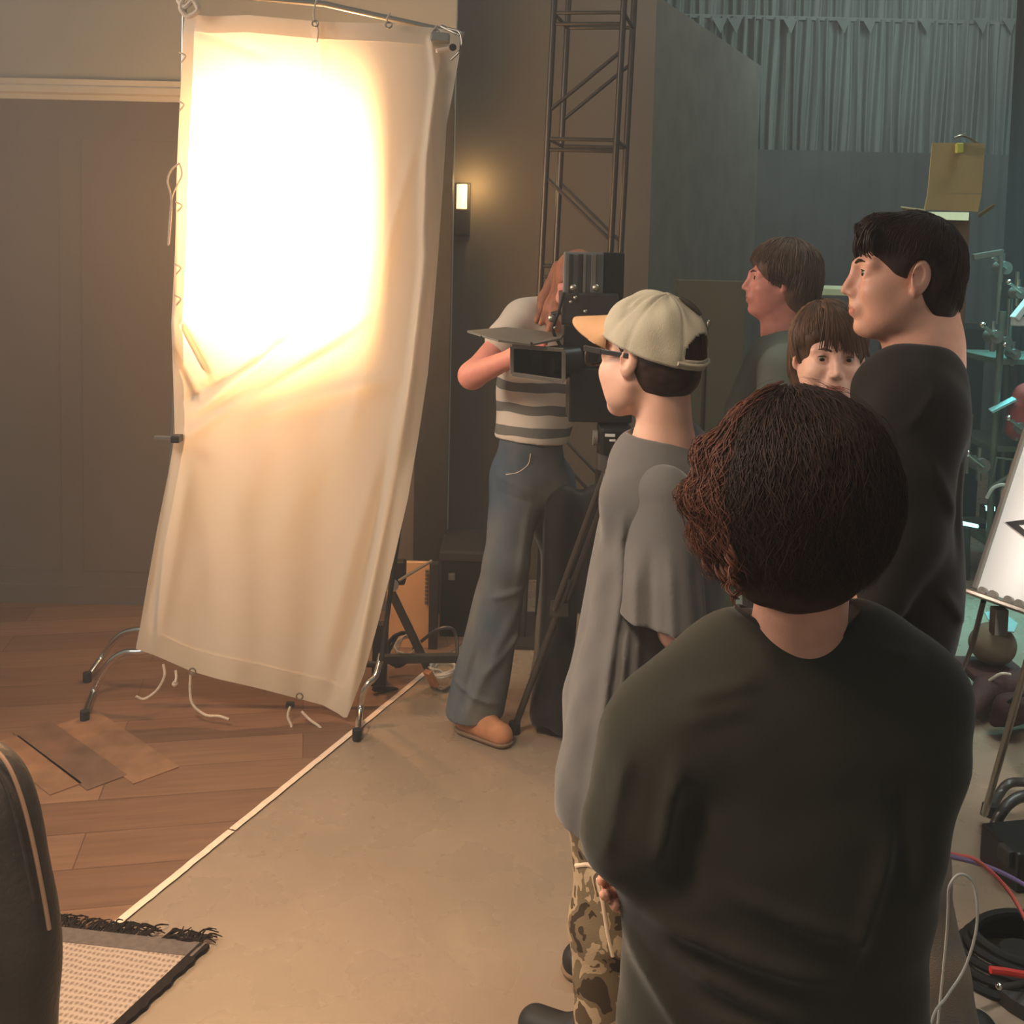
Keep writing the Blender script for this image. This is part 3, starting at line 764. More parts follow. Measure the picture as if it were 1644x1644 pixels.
wv = N_.new('ShaderNodeTexNoise'); wv.inputs['Scale'].default_value = 420; bp = N_.new('ShaderNodeBump'); bp.inputs['Strength'].default_value = 0.12; bp.inputs['Distance'].default_value = 0.002
tcn = N_.new('ShaderNodeTexCoord'); L_.new(tcn.outputs['Object'], wv.inputs['Vector']); L_.new(wv.outputs['Fac'], bp.inputs['Height'])
for q in (df, tl): L_.new(bp.outputs[0], q.inputs['Normal'])
L_.new(df.outputs[0], gl.inputs[1]); L_.new(tl.outputs[0], gl.inputs[2]); L_.new(gl.outputs[0], out.inputs['Surface'])
NU, NV = 170, 260
V = []; 
for j in range(NV + 1):
    for i in range(NU + 1):
        px, py, d = cloth_pt(i / NU, j / NV)
        V.append(P(px, py, d))
Fc = [(j * (NU + 1) + i, (j + 1) * (NU + 1) + i, (j + 1) * (NU + 1) + i + 1, j * (NU + 1) + i + 1) for j in range(NV) for i in range(NU)]
cr = root('diffusion_cloth', P(400, 1120, CD), 'tall white muslin cloth lit from behind by a bright round glow', 'cloth')
mesh_obj('cloth_sheet', V, Fc, cl, cr)
# hems: a second layer along the edges (folded seam)
cl2 = cl.copy(); cl2.name = 'muslin_hem'
cl2.node_tree.nodes['Mix Shader'].inputs[0].default_value = 0.25
def hem(u0, u1, v0, v1, nu, nv, off):
    V = []; Fc = []
    for j in range(nv + 1):
        for i in range(nu + 1):
            px, py, d = cloth_pt(u0 + (u1 - u0) * i / nu, v0 + (v1 - v0) * j / nv); V.append(P(px, py, d + off))
    Fc = [(j * (nu + 1) + i, (j + 1) * (nu + 1) + i, (j + 1) * (nu + 1) + i + 1, j * (nu + 1) + i + 1) for j in range(nv) for i in range(nu)]
    mesh_obj('hem', V, Fc, cl2, cr)
hem(0, 1, 0.0, 0.028, 120, 4, 0.004); hem(0, 1, 0.962, 1.0, 160, 6, 0.004); hem(0, 0.045, 0, 1, 5, 220, 0.005); hem(0.93, 1, 0, 1, 8, 260, 0.005)
# ties and rings along the top and the loose ropes along the bottom
def ring(c, r, w_, parent, mt='steel', nrm=(0, 1, 0)):
    n = Vector(nrm).normalized(); u = n.orthogonal().normalized(); v = n.cross(u)
    MB().tube([Vector(c) + (u * math.cos(a) + v * math.sin(a)) * r for a in [i * math.pi / 8 for i in range(17)]], w_, 6, cap=False).build('ring', mt, parent, True)
for px, y0, y1 in ((506, 4, 36), (624, 24, 38), (700, 44, 50)):
    MB().tube(spline([P(px + 2, y0 - 3, CD - 0.0), P(px - 3, (y0 + y1) / 2, CD - 0.022), P(px, y1, CD - 0.02)], 4), 0.0035, 6).build('tie', 'rope', cr, True)
    ring(P(px, y1 + 2, CD - 0.025), 0.010, 0.003, cr)
MB().tube(spline([P(508, 36, CD - .02), P(511, 50, CD - .02), P(509, 68, CD - .018)], 4), 0.0025, 6).build('tie', 'rope', cr, True)
k_ = [P(286, 0, CD - .01), P(296, 12, CD - .03), P(310, 2, CD - .03), P(318, 16, CD - .03), P(302, 26, CD - .03), P(290, 12, CD - .03), P(298, -6, CD - .01)]
MB().tube(spline(k_, 6), 0.009, 8).build('knot', 'rope', cr, True)
for pts in ([(288, 262), (276, 272), (269, 290), (274, 312), (275, 340), (271, 392)], [(288, 262), (292, 280), (283, 300), (276, 320), (272, 360), (270, 394)]):
    MB().tube(spline([P(x, y, CD - 0.02) for x, y in pts], 5), 0.003, 6).build('tie', 'rope', cr, True)
for x, y in ((292, 90), (289, 168), (286, 330), (284, 430), (284, 480)):
    MB().tube(spline([P(x - 4, y - 6, CD - .015), P(x + 6, y, CD - .02), P(x - 1, y + 10, CD - .015)], 4), 0.003, 6).build('tie', 'rope', cr, True)
for pts in ([(262, 1066), (264, 1085), (252, 1108), (232, 1122), (218, 1118)], [(282, 1076), (283, 1088), (281, 1096)], [(306, 1080), (305, 1110), (310, 1132), (330, 1148), (352, 1150), (368, 1155)],
            [(466, 1134), (462, 1150), (468, 1166), (463, 1175)], [(484, 1142), (498, 1156), (514, 1168), (516, 1180), (502, 1186)]):
    MB().tube(spline([P(x, y, CD - 0.02 - 0.01 * i) for i, (x, y) in enumerate(pts)], 6), 0.0048, 8).build('loose_rope', 'rope', cr, True)
MB().ball(P(281, 1098, CD - 0.03), 0.011).build('loose_rope', 'rope', cr, True)
for x, y in ((309, 1078), (481, 1118)): ring(P(x, y, CD - 0.03), 0.011, 0.003, cr)
MB().box(P(466, 1131, CD - 0.015), (0.030, 0.016, 0.018), bev=0.003).build('clip', 'black_plastic', cr)
# spring clamp at the upper right corner
t = root('spring_clamp', P(712, 70, CD - 0.04), 'metal spring clamp gripping the upper right corner of the cloth', 'clamp')
MB().beam(P(692, 60, CD - .05), P(722, 62, CD - .05), 0.05, 0.03, 0.006).build('jaw', 'steel', t)
MB().beam(P(700, 82, CD - .06), P(733, 76, CD - .05), 0.018, 0.014, 0.004).build('handle', 'tape', t)
MB().tube(spline([P(718, 45, CD - .05), P(738, 52, CD - .07), P(740, 78, CD - .06), P(724, 96, CD - .04)], 5), 0.004, 8).build('handle', 'steel', t, True)
MB().cyl(P(727, 76, CD - .08), P(727, 76, CD - .03), 0.012).build('pivot', 'rubber', t, True)
MB().tube([P(709, 42, CD - .03), P(738, 56, CD - .06)], 0.006, 8).build('spring', 'steel', t, True)
# small clip on the left edge
t = root('spring_clamp', P(280, 703, CD - 0.03), 'small dark clamp pinching the left edge of the cloth half way down', 'clamp')
MB().beam(P(248, 702, CD - .02), P(276, 703, CD - .02), 0.016, 0.014, 0.003).build('handle', 'steel', t)
MB().box(P(284, 704, CD - .02), (0.030, 0.05, 0.024), bev=0.004).build('jaw', 'black_plastic', t)

# film lamp behind the cloth
LP = P(440, 340, CD) + Vector((0, 0.86, 0)); aim = P(438, 340, CD)
fw = (aim - LP).normalized()
t = root('film_lamp', (LP.x, LP.y, 0), 'black film lamp on a stand behind the glowing cloth', 'film lamp')
lb = MB()
rt = fw.cross(Vector((0, 0, 1))).normalized(); up_ = rt.cross(fw)
lampR = Matrix((rt, fw, up_)).transposed()
n = 20; v = []
for off, rr in ((-0.20, 0.09), (-0.02, 0.13)):
    for i in range(n):
        a = 2 * math.pi * i / n; v.append(LP + fw * off + (rt * math.cos(a) + up_ * math.sin(a)) * rr)
lb.add(v, [(i, (i + 1) % n, (i + 1) % n + n, i + n) for i in range(n)] + [tuple(range(n))]); lb.build('housing', 'black_metal', t, True)
lb = MB().tube([LP - fw * 0.20, LP - fw * 0.205], 0.09, 16); lb.build('rear_cap', 'black_metal', t)
ct = LP + fw * 0.0
for sgn, ln, tip in ((1, 0.15, 0.16), (-1, 0.19, 0.072)):
    c = ct + rt * sgn * 0.135; e = ct + rt * sgn * tip
    MB().prism([c - up_ * 0.14, c + up_ * 0.14, e + up_ * 0.22 + fw * ln, e - up_ * 0.22 + fw * ln], rt * 0.003).build('barn_door', 'black_metal', t)
MB().tube([LP - fw * 0.1 - up_ * 0.09, LP - fw * 0.1 - up_ * 0.2], 0.012).build('yoke', 'black_metal', t, True)
bs = Vector((LP.x, LP.y, 0)) - Vector((fw.x, fw.y, 0)) * 0.1
MB().tube([(bs.x, bs.y, LP.z - 0.2), (bs.x, bs.y, 0.2)], 0.014).build('pole', 'black_metal', t, True)
for a in (90, 210, 330):
    MB().tube([(bs.x, bs.y, 0.5), (bs.x + 0.26 * math.cos(math.radians(a)), min(bs.y + 0.26 * math.sin(math.radians(a)), WALLY - 0.05), 0.02)], 0.009).build('leg', 'black_metal', t, True)
l = bpy.data.lights.new('film_lamp_beam', 'SPOT'); l.energy = 760; l.color = (1.0, 0.62, 0.29)
l.spot_size = math.radians(80); l.spot_blend = 0.95; l.shadow_soft_size = 0.014
o = bpy.data.objects.new('film_lamp_beam', l); COL.objects.link(o); o.location = LP + fw * 0.02; o.rotation_euler = fw.to_track_quat('-Z', 'Y').to_euler()
l = bpy.data.lights.new('film_lamp_spill', 'AREA'); l.energy = 40; l.color = (1.0, 0.54, 0.26); l.shape = 'DISK'; l.size = 0.16
o = bpy.data.objects.new('film_lamp_spill', l); COL.objects.link(o); o.location = LP + fw * 0.012; o.rotation_euler = fw.to_track_quat('-Z', 'Y').to_euler()

# thin haze in the air of the stage, lifting the dark areas as in the photograph
hz = bpy.data.materials.new('haze'); hz.use_nodes = True; N_ = hz.node_tree.nodes; N_.clear()
o_ = N_.new('ShaderNodeOutputMaterial'); v_ = N_.new('ShaderNodeVolumeScatter'); v_.inputs['Density'].default_value = 0.021; v_.inputs['Anisotropy'].default_value = 0.3
v_.inputs['Color'].default_value = (1, 0.98, 0.95, 1)
hz.node_tree.links.new(v_.outputs[0], o_.inputs['Volume'])
o = MB().box((0.2, 4.2, 2.3), (8.8, 9.6, 4.6)).build('haze', hz); tag(o, 'thin haze hanging in the air of the whole stage', 'haze', kind='stuff')

# ============================================================ stand, board and case right of the cloth
t = root('equipment_stand', G(600, 1165), 'black folding equipment stand with cross bar beside the cloth', 'stand')
MB().beam(P(606, 1165, 3.96), P(612, 1000, 3.96), 0.055, 0.05, 0.004).build('post', 'dark_paint', t)
MB().beam(P(612, 1058, 3.88), P(738, 1056, 3.88), 0.03, 0.03, 0.003).build('cross_bar', 'dark_paint', t)
MB().beam(P(628, 950, 3.96), P(688, 1075, 3.96), 0.028, 0.028, 0.003).build('brace', 'black_metal', t)
MB().box(P(640, 918, 3.94), (0.055, 0.06, 0.09), bev=0.01).build('knuckle', 'black_plastic', t)
MB().cyl(P(630, 940, 3.88), P(630, 940, 3.98), 0.024).build('knob', 'steel', t, True)
MB().tube([P(640, 932, 3.90), P(694, 900, 3.90)], 0.006).build('handle', 'steel', t, True)
MB().beam(P(600, 1105, 3.86), P(658, 1112, 3.95), 0.02, 0.02).build('foot', 'rubber', t)
MB().beam(P(686, 1078, 3.87), P(698, 1100, 3.9), 0.035, 0.02, 0.003).build('foot', 'suede', t)

op = mat('tan_panel', rgb(222, 172, 124), 0.8, var=0.05, nscale=4)
t = root('hinged_panel', G(660, 1052), 'tan hinged panel standing behind the stand right of the cloth', 'panel')
c0, c1 = P(620, 1052, 4.35), P(688, 1052, 4.35); z0, z1 = 0.003, P(660, 902, 4.35).z
MB().box(((c0.x + c1.x) / 2, 4.35, z1 / 2), (c1.x - c0.x, 0.03, z1)).build('board', op, t)
MB().box((c1.x + 0.018, 4.345, z1 / 2), (0.036, 0.05, z1)).build('frame', 'dark_paint', t)
for i in range(9):
    z = z1 - 0.03 - 0.017 * i; MB().cyl((c1.x - 0.012, 4.325, z - 0.005), (c1.x - 0.012, 4.325, z + 0.005), 0.007, 8).build('hinge_knuckle', 'steel', t, True)
# black road case beside it
t = root('equipment_case', G(740, 1085), 'black equipment case standing against the brown wall behind the camera operator', 'case')
ca, cb = P(704, 1062, 4.45), P(800, 1062, 4.45); zc = P(740, 888, 4.45).z
MB().box(((ca.x + cb.x) / 2, 4.65, zc / 2 - 0.02), (cb.x - ca.x, 0.36, zc - 0.04), bev=0.012).build('body', 'black_cotton', t)
MB().box(((ca.x + cb.x) / 2, 4.65, zc - 0.02), (cb.x - ca.x + 0.01, 0.37, 0.045), bev=0.01).build('lid', 'black_metal', t)
MB().beam((ca.x + 0.05, 4.46, zc - 0.12), (ca.x + 0.05, 4.46, zc - 0.09), 0.03, 0.02, 0.004).build('latch', 'steel', t)
# cables heaped on the floor there
def cable(pts, r, mt, label, group=None, sm=6):
    o = MB().tube(spline(pts, sm), r, 8).build('cable', mt, None, True); return tag(o, label, 'cable', group)
rr_ = random.Random(5)
def coil(px, py, d, R, turns, r, mt, label, tilt=0.4, squash=0.55):
    c = P(px, py, d); pts = []
    for i in range(turns * 10):
        a = i * 0.628; q = R * (1 + 0.12 * math.sin(i * 0.37))
        pts.append(c + Vector((q * math.cos(a), 0.5 * q * math.sin(a), q * squash * math.sin(a + 0.3) + 0.004 * (i % 7))))
    zm = min(p.z for p in pts)
    sh = max(0.0, 0.006 + r - zm)
    pts = [p + Vector((0, 0, sh)) for p in pts]
    return cable(pts, r, mt, label, 'cables by the stand', 3)
coil(645, 1045, 4.05, 0.055, 4, 0.006, 'rubber', 'black coiled cable hanging behind the brace of the stand', squash=0.9)
coil(652, 1043, 4.02, 0.04, 3, 0.004, 'rope', 'pale coiled cable inside the black coil behind the brace', squash=0.8)
coil(712, 1078, 3.95, 0.05, 4, 0.006, 'white_rubber', 'white coiled cable on the floor left of the jeans', squash=0.25)
cable([P(676, 1030, 4.1), P(700, 1012, 4.1), P(722, 1008, 4.1), P(732, 1020, 4.1), P(734, 1050, 4.05), G(730, 1085, 0.012)], 0.007, 'black_metal', 'black cable arching from the cross bar towards the jeans')
cable([G(690, 1080, 0.012), G(696, 1100, 0.012), G(712, 1108, 0.012), G(730, 1098, 0.012)], 0.005, 'black_metal', 'black cable looping on the concrete beyond the tape end')

# ============================================================ lattice tower
def truss_pt(px, py, d): return P(px, py, d)
TD = 4.45; t = None
A_t, A_b = P(893, -60, TD), P(868, 445, TD)
B_t = P(1006, -60, TD)
ax_ = (A_t - A_b).normalized(); foot = A_b - ax_ * ((A_b.z - 0.02) / ax_.z)
W_ = (B_t - A_t).length
wx = Vector((1, 0, 0)); wx = (wx - ax_ * wx.dot(ax_)).normalized(); wy = ax_.cross(wx).normalized()
if wy.y < 0: wy = -wy
yaw = Matrix.Rotation(math.radians(-14), 3, ax_); wx = yaw @ wx; wy = yaw @ wy
t = root('lattice_tower', foot, 'black lattice lighting tower rising behind the camera operator', 'truss')
LT = 3.7
for i, j in ((0, 0), (1, 0), (0, 1), (1, 1)):
    b = foot + wx * W_ * i + wy * W_ * j
    MB().tube([b, b + ax_ * LT], 0.0135, 12).build('chord', 'black_metal', t, True)
z0 = 1.05 - 0.53 * 1.0
hz = [P(950, y, TD).z for y in (30, 232, 436, 640, 845)]
for k, z in enumerate(hz):
    for dz in (0, 0.045):
        q = foot + ax_ * ((z - dz) / ax_.z)
        MB().tube([q, q + wx * W_], 0.008, 8).build('rung', 'black_metal', t, True)
        if dz == 0:
            MB().tube([q + wy * W_, q + wy * W_ + wx * W_], 0.008, 8).build('rung', 'black_metal', t, True)
            MB().tube([q, q + wy * W_], 0.008, 8).build('rung', 'black_metal', t, True)
            MB().tube([q + wx * W_, q + wx * W_ + wy * W_], 0.008, 8).build('rung', 'black_metal', t, True)
for k in range(4):
    h = hz[k] - hz[k + 1]; lo_, hi_ = hz[k + 1] + h * 0.22, hz[k] - h * 0.30
    if k % 2: lo_, hi_ = hi_, lo_
    for f in (0, 1):
        q = foot + wy * W_ * f
        MB().tube([q + ax_ * (lo_ / ax_.z), q + wx * W_ + ax_ * (hi_ / ax_.z)], 0.008, 8).build('diagonal', 'black_metal', t, True)
MB().box(foot + wx * W_ / 2 + wy * W_ / 2 + Vector((0, 0, -0.005)), (0.42, 0.42, 0.02), bev=0.003).build('base_plate', 'black_metal', t)

# ============================================================ rug and armchair in the lower left corner
c0 = G(331, 1524); dl = (G(90, 1497) - c0); dl.z = 0; dl.normalize()
dr_ = (G(205, 1644) - c0); dr_.z = 0; dr_.normalize()
t = root('rug', c0, 'woven cream rug with grey border and dark fringe in the lower left corner', 'rug')
rm = mat('rug_weave', rgb(196, 164, 140), 0.95, var=0.1, nscale=30, spec=0.1)
N_, L_, b_ = nodes_of(rm)
tc = N_.new('ShaderNodeTexCoord'); mp = N_.new('ShaderNodeMapping'); mp.inputs['Rotation'].default_value = (0, 0, math.radians(12)); L_.new(tc.outputs['Object'], mp.inputs[0])
w1 = N_.new('ShaderNodeTexWave'); w1.inputs['Scale'].default_value = 26; w1.inputs['Distortion'].default_value = 2.0; w1.inputs['Detail'].default_value = 2; w1.inputs['Detail Scale'].default_value = 8
w2 = N_.new('ShaderNodeTexWave'); w2.bands_direction = 'Y'; w2.inputs['Scale'].default_value = 18; w2.inputs['Distortion'].default_value = 3.0
for q in (w1, w2): L_.new(mp.outputs[0], q.inputs['Vector'])
mu = N_.new('ShaderNodeMath'); mu.operation = 'MULTIPLY'; L_.new(w1.outputs['Fac'], mu.inputs[0]); L_.new(w2.outputs['Fac'], mu.inputs[1])
mx = N_.new('ShaderNodeMix'); mx.data_type = 'RGBA'; mx.inputs[6].default_value = rgb(178, 156, 138); mx.inputs[7].default_value = rgb(134, 112, 98)
L_.new(mu.outputs[0], mx.inputs[0]); L_.new(mx.outputs[2], b_.inputs['Base Color'])
bp = N_.new('ShaderNodeBump'); bp.inputs['Strength'].default_value = 0.7; bp.inputs['Distance'].default_value = 0.004; L_.new(mu.outputs[0], bp.inputs['Height']); L_.new(bp.outputs[0], b_.inputs['Normal'])
gb = mat('rug_border', rgb(104, 92, 84), 0.95, var=0.15, nscale=60, bump=0.5, bscale=200, spec=0.1)
db = mat('rug_edge', rgb(40, 32, 28), 0.95, var=0.2, nscale=80, spec=0.1)
RB = 0.006
def slab(a, b, la, lb, z0, z1, mt, nm, noise=0.0):
    """strip from c0 + along dl*a..b, along dr*la..lb"""
    n = 46; top = []; 
    pts = []
    for i in range(n + 1):
        f = i / n; w0 = noise * math.sin(i * 2.3) * math.sin(i * 0.7)
        pts.append((c0 + dl * (a + (b - a) * f) + dr_ * (la + w0), c0 + dl * (a + (b - a) * f) + dr_ * (lb + w0)))
    vs = []
    for p, q in pts: vs += [Vector((p.x, p.y, z0)), Vector((q.x, q.y, z0)), Vector((q.x, q.y, z1)), Vector((p.x, p.y, z1))]
    fs = [(4 * i + j, 4 * i + (j + 1) % 4, 4 * (i + 1) + (j + 1) % 4, 4 * (i + 1) + j) for i in range(n) for j in range(4)] + [(0, 1, 2, 3), (4 * n + 3, 4 * n + 2, 4 * n + 1, 4 * n)]
    MB().add(vs, fs).build(nm, mt, t)
slab(0.0, 1.25, 0.0, 0.052, RB, 0.016, gb, 'border')
slab(0.014, 1.25, 0.052, 0.95, RB, 0.015, rm, 'weave')
def strip(): 
    vs = []; n = 60
    for i in range(n + 1):
        p = c0 + dr_ * (0.0 + 0.95 * i / n); w0 = 0.012 + 0.005 * math.sin(i * 1.9) * math.sin(i * 0.6)
        a, b = p - dl * (w0 - 0.004), p + dl * 0.014
        vs += [Vector((a.x, a.y, RB - 0.001)), Vector((b.x, b.y, RB - 0.001)), Vector((b.x, b.y, 0.0175)), Vector((a.x, a.y, 0.013))]
    fs = [(4 * i + j, 4 * i + (j + 1) % 4, 4 * (i + 1) + (j + 1) % 4, 4 * (i + 1) + j) for i in range(n) for j in range(4)] + [(0, 1, 2, 3), (4 * n + 3, 4 * n + 2, 4 * n + 1, 4 * n)]
    MB().add(vs, fs).build('bound_edge', db, t)
strip()
r_ = random.Random(11)
for i in range(34):
    f = i / 33; 
    if 0.20 < f < 0.26: continue
    p = c0 + dl * (0.02 + 0.50 * f); tas = MB()
    for k in range(5):
        a = r_.uniform(-0.9, 0.9) + (0.8 if f < 0.25 else (-0.4 if f > 0.6 else 0.2)); L = r_.uniform(0.035, 0.065)
        dd = (-dr_ * math.cos(a) - dl * math.sin(a)) ; h = r_.uniform(0.0, 0.016)
        q = p + dl * r_.uniform(-0.006, 0.006)
        q = Vector((q.x, q.y, 0.012))
        b = a + r_.uniform(-0.9, 0.9); d2 = (-dr_ * math.cos(b) - dl * math.sin(b))
        tas.tube(spline([q, q + dd * L * 0.5 + Vector((0, 0, h)), q + dd * L * 0.5 + d2 * L * 0.5 + Vector((0, 0, -0.003))], 3), [0.0022] * 5 + [0.0014] * 2, 5)
    tas.build('tassel', db, t, True)

# armchair: rounded padded back seen from behind
AR = root('armchair', Vector((-1.2, 1.5, 0)), 'dark leather armchair with rounded back cut by the left picture edge', 'armchair')
def chair_px(py):
    return float(np.interp(py, [1185, 1205, 1225, 1250, 1300, 1360, 1420, 1480, 1520, 1580, 1644, 1760], [-22, 2, 17, 30, 46, 60, 72, 83, 88, 86, 82, 74]))
s = S()
d0 = 1.60
for py in range(1200, 1860, 22):
    rad = 0.055; up = max(0, 1290 - py) * 0.45
    c = P(chair_px(py) - rad * F_PX / d0, py + up, d0)
    s.cap((-1.55, d0 + 0.04, min(c.z, P(0, 1262, d0).z)), c, rad, rad, k=0.03)
s.half((0, 0, 0.22), (0, 0, -1), k=0.02, r=3)
s.disp.append(lambda X: 0.0022 * wob(X, 45, 3))
s.build('backrest', 'leather', AR, 0.007)
s = S(); s.cap((-1.50, 1.36, 0.34), (-1.02, 1.36, 0.34), 0.09, k=0.03); s.cap((-1.50, 1.0, 0.34), (-1.06, 1.0, 0.34), 0.09, k=0.08); s.cap((-1.5, 1.18, 0.34), (-1.02, 1.18, 0.34), 0.09, k=0.08)
s.cap((-1.5, 1.5, 0.34), (-1.0, 1.5, 0.34), 0.09, k=0.08)
s.build('seat', 'leather', AR, 0.009)
pp = [P(chair_px(y) - 5, y + 2, d0 - 0.030) for y in (1196, 1212, 1235, 1270, 1310, 1360, 1410, 1450, 1490)]
MB().tube(spline(pp, 4), 0.0034, 8).build('highlight_piping', 'highlight_piping', AR, True)  # raised edge whose pale colour stands for the rim highlight
pp = [P(chair_px(y) - 20, y + 16, d0 - 0.052) for y in (1225, 1250, 1290, 1330, 1380, 1430)]
MB().tube(spline(pp, 4), 0.003, 8).build('seam', 'leather', AR, True)
for x, y in ((-1.5, 1.62), (-0.95, 1.62), (-1.5, 1.02), (-1.08, 1.02)):
    MB().tube([(x, y, 0.30), (x, y, 0.0)], [0.022, 0.015], 10).build('leg', 'black_metal', AR, True)
# ============================================================ people
Z = Vector((0, 0, 1))
def person(px, d, label):
    b = P(px, 1200, d); return root('person', (b.x, b.y, 0), label, 'person')

# ---------- 1. foreground: bushy dark hair, black T-shirt, arms folded, seen from behind
D1 = 1.40
r1 = person(1262, D1, 'person seen from behind with bushy dark hair and black T-shirt, nearest the camera')
H1 = frame_of(P(1272, 795, D1 + 0.01), (-0.22, 1, -0.04), sc=0.98)
sb = S(); head(sb, H1, neck_to=P(1276, 1080, D1 + 0.03), neck_r=0.064)
sb.cap(P(1150, 1085, D1 + .03), P(1400, 1062, D1 + .03), 0.055, k=0.04)
for x, y in ((1000, 1130), (1490, 1100)): pass
# arms under the sleeves and folded forearms
sl, el = P(1060, 1210, D1 + .05), P(1010, 1360, D1 + .04)
sr, er = P(1455, 1140, D1 + .05), P(1450, 1345, D1 + .04)
sb.cap(sl, el, 0.042, 0.036, k=0.02); sb.cap(sr, er, 0.042, 0.036, k=0.02)
wl, wr = P(1180, 1390, D1 + .22), P(1052, 1406, D1 + .11)
sb.cap(el, wl, 0.034, 0.026, k=0.02); sb.cap(er, wr, 0.034, 0.026, k=0.02)
# right hand comes round the left elbow: fingertips show below the sleeve
hand(sb, wr, (-1, -0.85, -0.05), (0.5, -0.5, 0.8), 1, 0.45, 0.92)
hand(sb, wl, (P(1320, 1380, D1 + .24) - wl), (0, -1, 0), -1, 0.4, 0.92)
sb.build('body', 'skin', r1, 0.005)
# T-shirt
def tshirt1():
    s = S(); ax = (0, 1, 0)
    s.cap(P(1090, 1178, D1 + .03), P(1448, 1122, D1 + .03), 0.085, 0.085, k=0.05, ax=ax, sq=0.95)
    s.cap(P(1188, 1080, D1 + .03), P(1374, 1050, D1 + .03), 0.066, 0.066, k=0.06)
    s.cap(P(1262, 1210, D1 + .03), P(1250, 1400, D1 + .03), 0.205, 0.195, k=0.06, ax=ax, sq=0.56)
    s.cap(P(1250, 1400, D1 + .03), P(1235, 1640, D1 + .03), 0.195, 0.205, k=0.06, ax=ax, sq=0.60)
    s.cap(P(1235, 1640, D1 + .03), P(1235, 1700, D1 + .03), 0.205, 0.208, k=0.03, ax=ax, sq=0.60)
    # sleeves, wide, down to the elbows
    s.cap(P(1040, 1195, D1 + .03), P(1010, 1330, D1 + .0), 0.062, 0.064, k=0.05)
    s.cap(P(1010, 1330, D1 + .0), P(1008, 1336, D1 + .0), 0.066, 0.064, k=0.012)
    s.cap(P(1468, 1120, D1 + .03), P(1470, 1220, D1 + .02), 0.058, 0.060, k=0.05)
    s.cap(P(1470, 1220, D1 + .02), P(1446, 1345, D1 + .0), 0.060, 0.055, k=0.03)
    # drape between arms and body, folds at the lower back
    s.cap(P(1075, 1200, D1 + .0), P(1085, 1400, D1 + .0), 0.06, 0.05, k=0.06)
    s.cap(P(1420, 1190, D1 + .0), P(1408, 1390, D1 + .0), 0.05, 0.045, k=0.06)
    for a, b, w_, am in (((1050, 1430), (1300, 1500), .014, .012), ((1080, 1490), (1260, 1560), .012, .010), ((1150, 1370), (1350, 1440), .013, .009), ((1075, 1180), (1045, 1330), .012, .010), ((1120, 1560), (1330, 1600), .012, .010),
                         ((1400, 1290), (1330, 1480), .012, .008), ((1100, 1230), (1080, 1390), .022, -.016), ((1000, 1180), (965, 1330), .010, .008), ((1410, 1210), (1420, 1370), .018, -.010), ((1010, 1500), (1120, 1640), .012, .010), ((1200, 1060), (1090, 1100), .010, .005), ((1190, 1095), (1080, 1130), .012, .004), ((1380, 1020), (1460, 1040), .006, .005)):
        s.disp.append(ridge(a, b, D1, w_, am))
    # neckline
    nb = P(1280, 980, D1 + .03)
    s.ell(nb + Vector((0, 0.01, 0.018)), (0.088, 0.085, 0.042), k=0.012, mode='-')
    s.disp.append(lambda X: 0.0035 * wob(X * np.array([1, 1, .6], np.float32), 26, 5) + 0.0018 * wob(X, 70, 8))
    return s
s1 = tshirt1()
s1.build('shirt', 'black_knit', r1, 0.006)
# ribbed collar
cen = P(1280, 1020, D1 + .035); ring_pts = []
for i in range(37):
    a = i * 2 * math.pi / 36; p = cen + Vector((0.083 * math.cos(a), 0.078 * math.sin(a), 0.0)); 
    ring_pts.append((p, a))
col = []
for p, a in ring_pts:
    z = p.z + 0.075; q = np.array([[p.x, p.y, z]], np.float32); 
    for _ in range(25):
        dd = float(s1.at(q)[0]); q[0, 2] -= max(min(dd, 0.01), -0.01) * 0.8
    col.append(Vector(q[0]))
MB().tube(col, 0.0042, 8, cap=False).build('collar', 'black_cotton', r1, True)
sp = S(); 
for x in (-1, 1):
    hip = P(1235, 1660, D1 + .03) + Vector((x * 0.09, 0, 0)); sp.cap(hip, Vector((r1.location.x + x * 0.10, r1.location.y + .02, 0.10)), 0.105, 0.072, k=0.03)
sp.disp.append(lambda X: 0.003 * wob(X, 28, 9))
sp.half((0, 0, 0.055), (0, 0, -1), k=0.004, r=3.0)
sp.build('trousers', 'denim_dark', r1, 0.009)
for x in (-1, 1): shoe('shoe', r1, Vector((r1.location.x + x * 0.10, r1.location.y - .06, 0)), (x * 0.15, 1, 0), 'shoe_black', 'sole')
# hair: big wavy bob
hs = S(); hs.frame(H1)
hs.ell((-0.030, 0.002, 0.050), (0.120, 0.104, 0.096), k=0.05)
hs.ell((-0.040, 0.004, 0.000), (0.112, 0.122, 0.096), k=0.05)
hs.ell((-0.045, 0.008, -0.056), (0.084, 0.098, 0.076), k=0.04)
hs.ell((-0.036, 0.010, -0.096), (0.068, 0.074, 0.046), k=0.03)
for a, z, rr, y0 in ((.03, 0.048, .030, .108), (.03, -0.004, .026, .126), (.02, -0.050, .026, .112), (.02, -0.092, .026, .090), (.0, -.118, .018, .068)):
    hs.ell((a - 0.02, y0, z), (.05, .020, rr), k=0.012)
hs.ell((0.085, 0, -0.045), (0.070, 0.072, 0.100), k=0.02, mode='-')
hs.frame()
hs.disp.append(lambda X: 0.0040 * wob(X, 55, 21) + 0.0022 * wob(X * np.array([1, 1, .45], np.float32), 150, 22))
hh = hs.build('hair', 'hair_dark', r1, 0.0045, smooth=0)
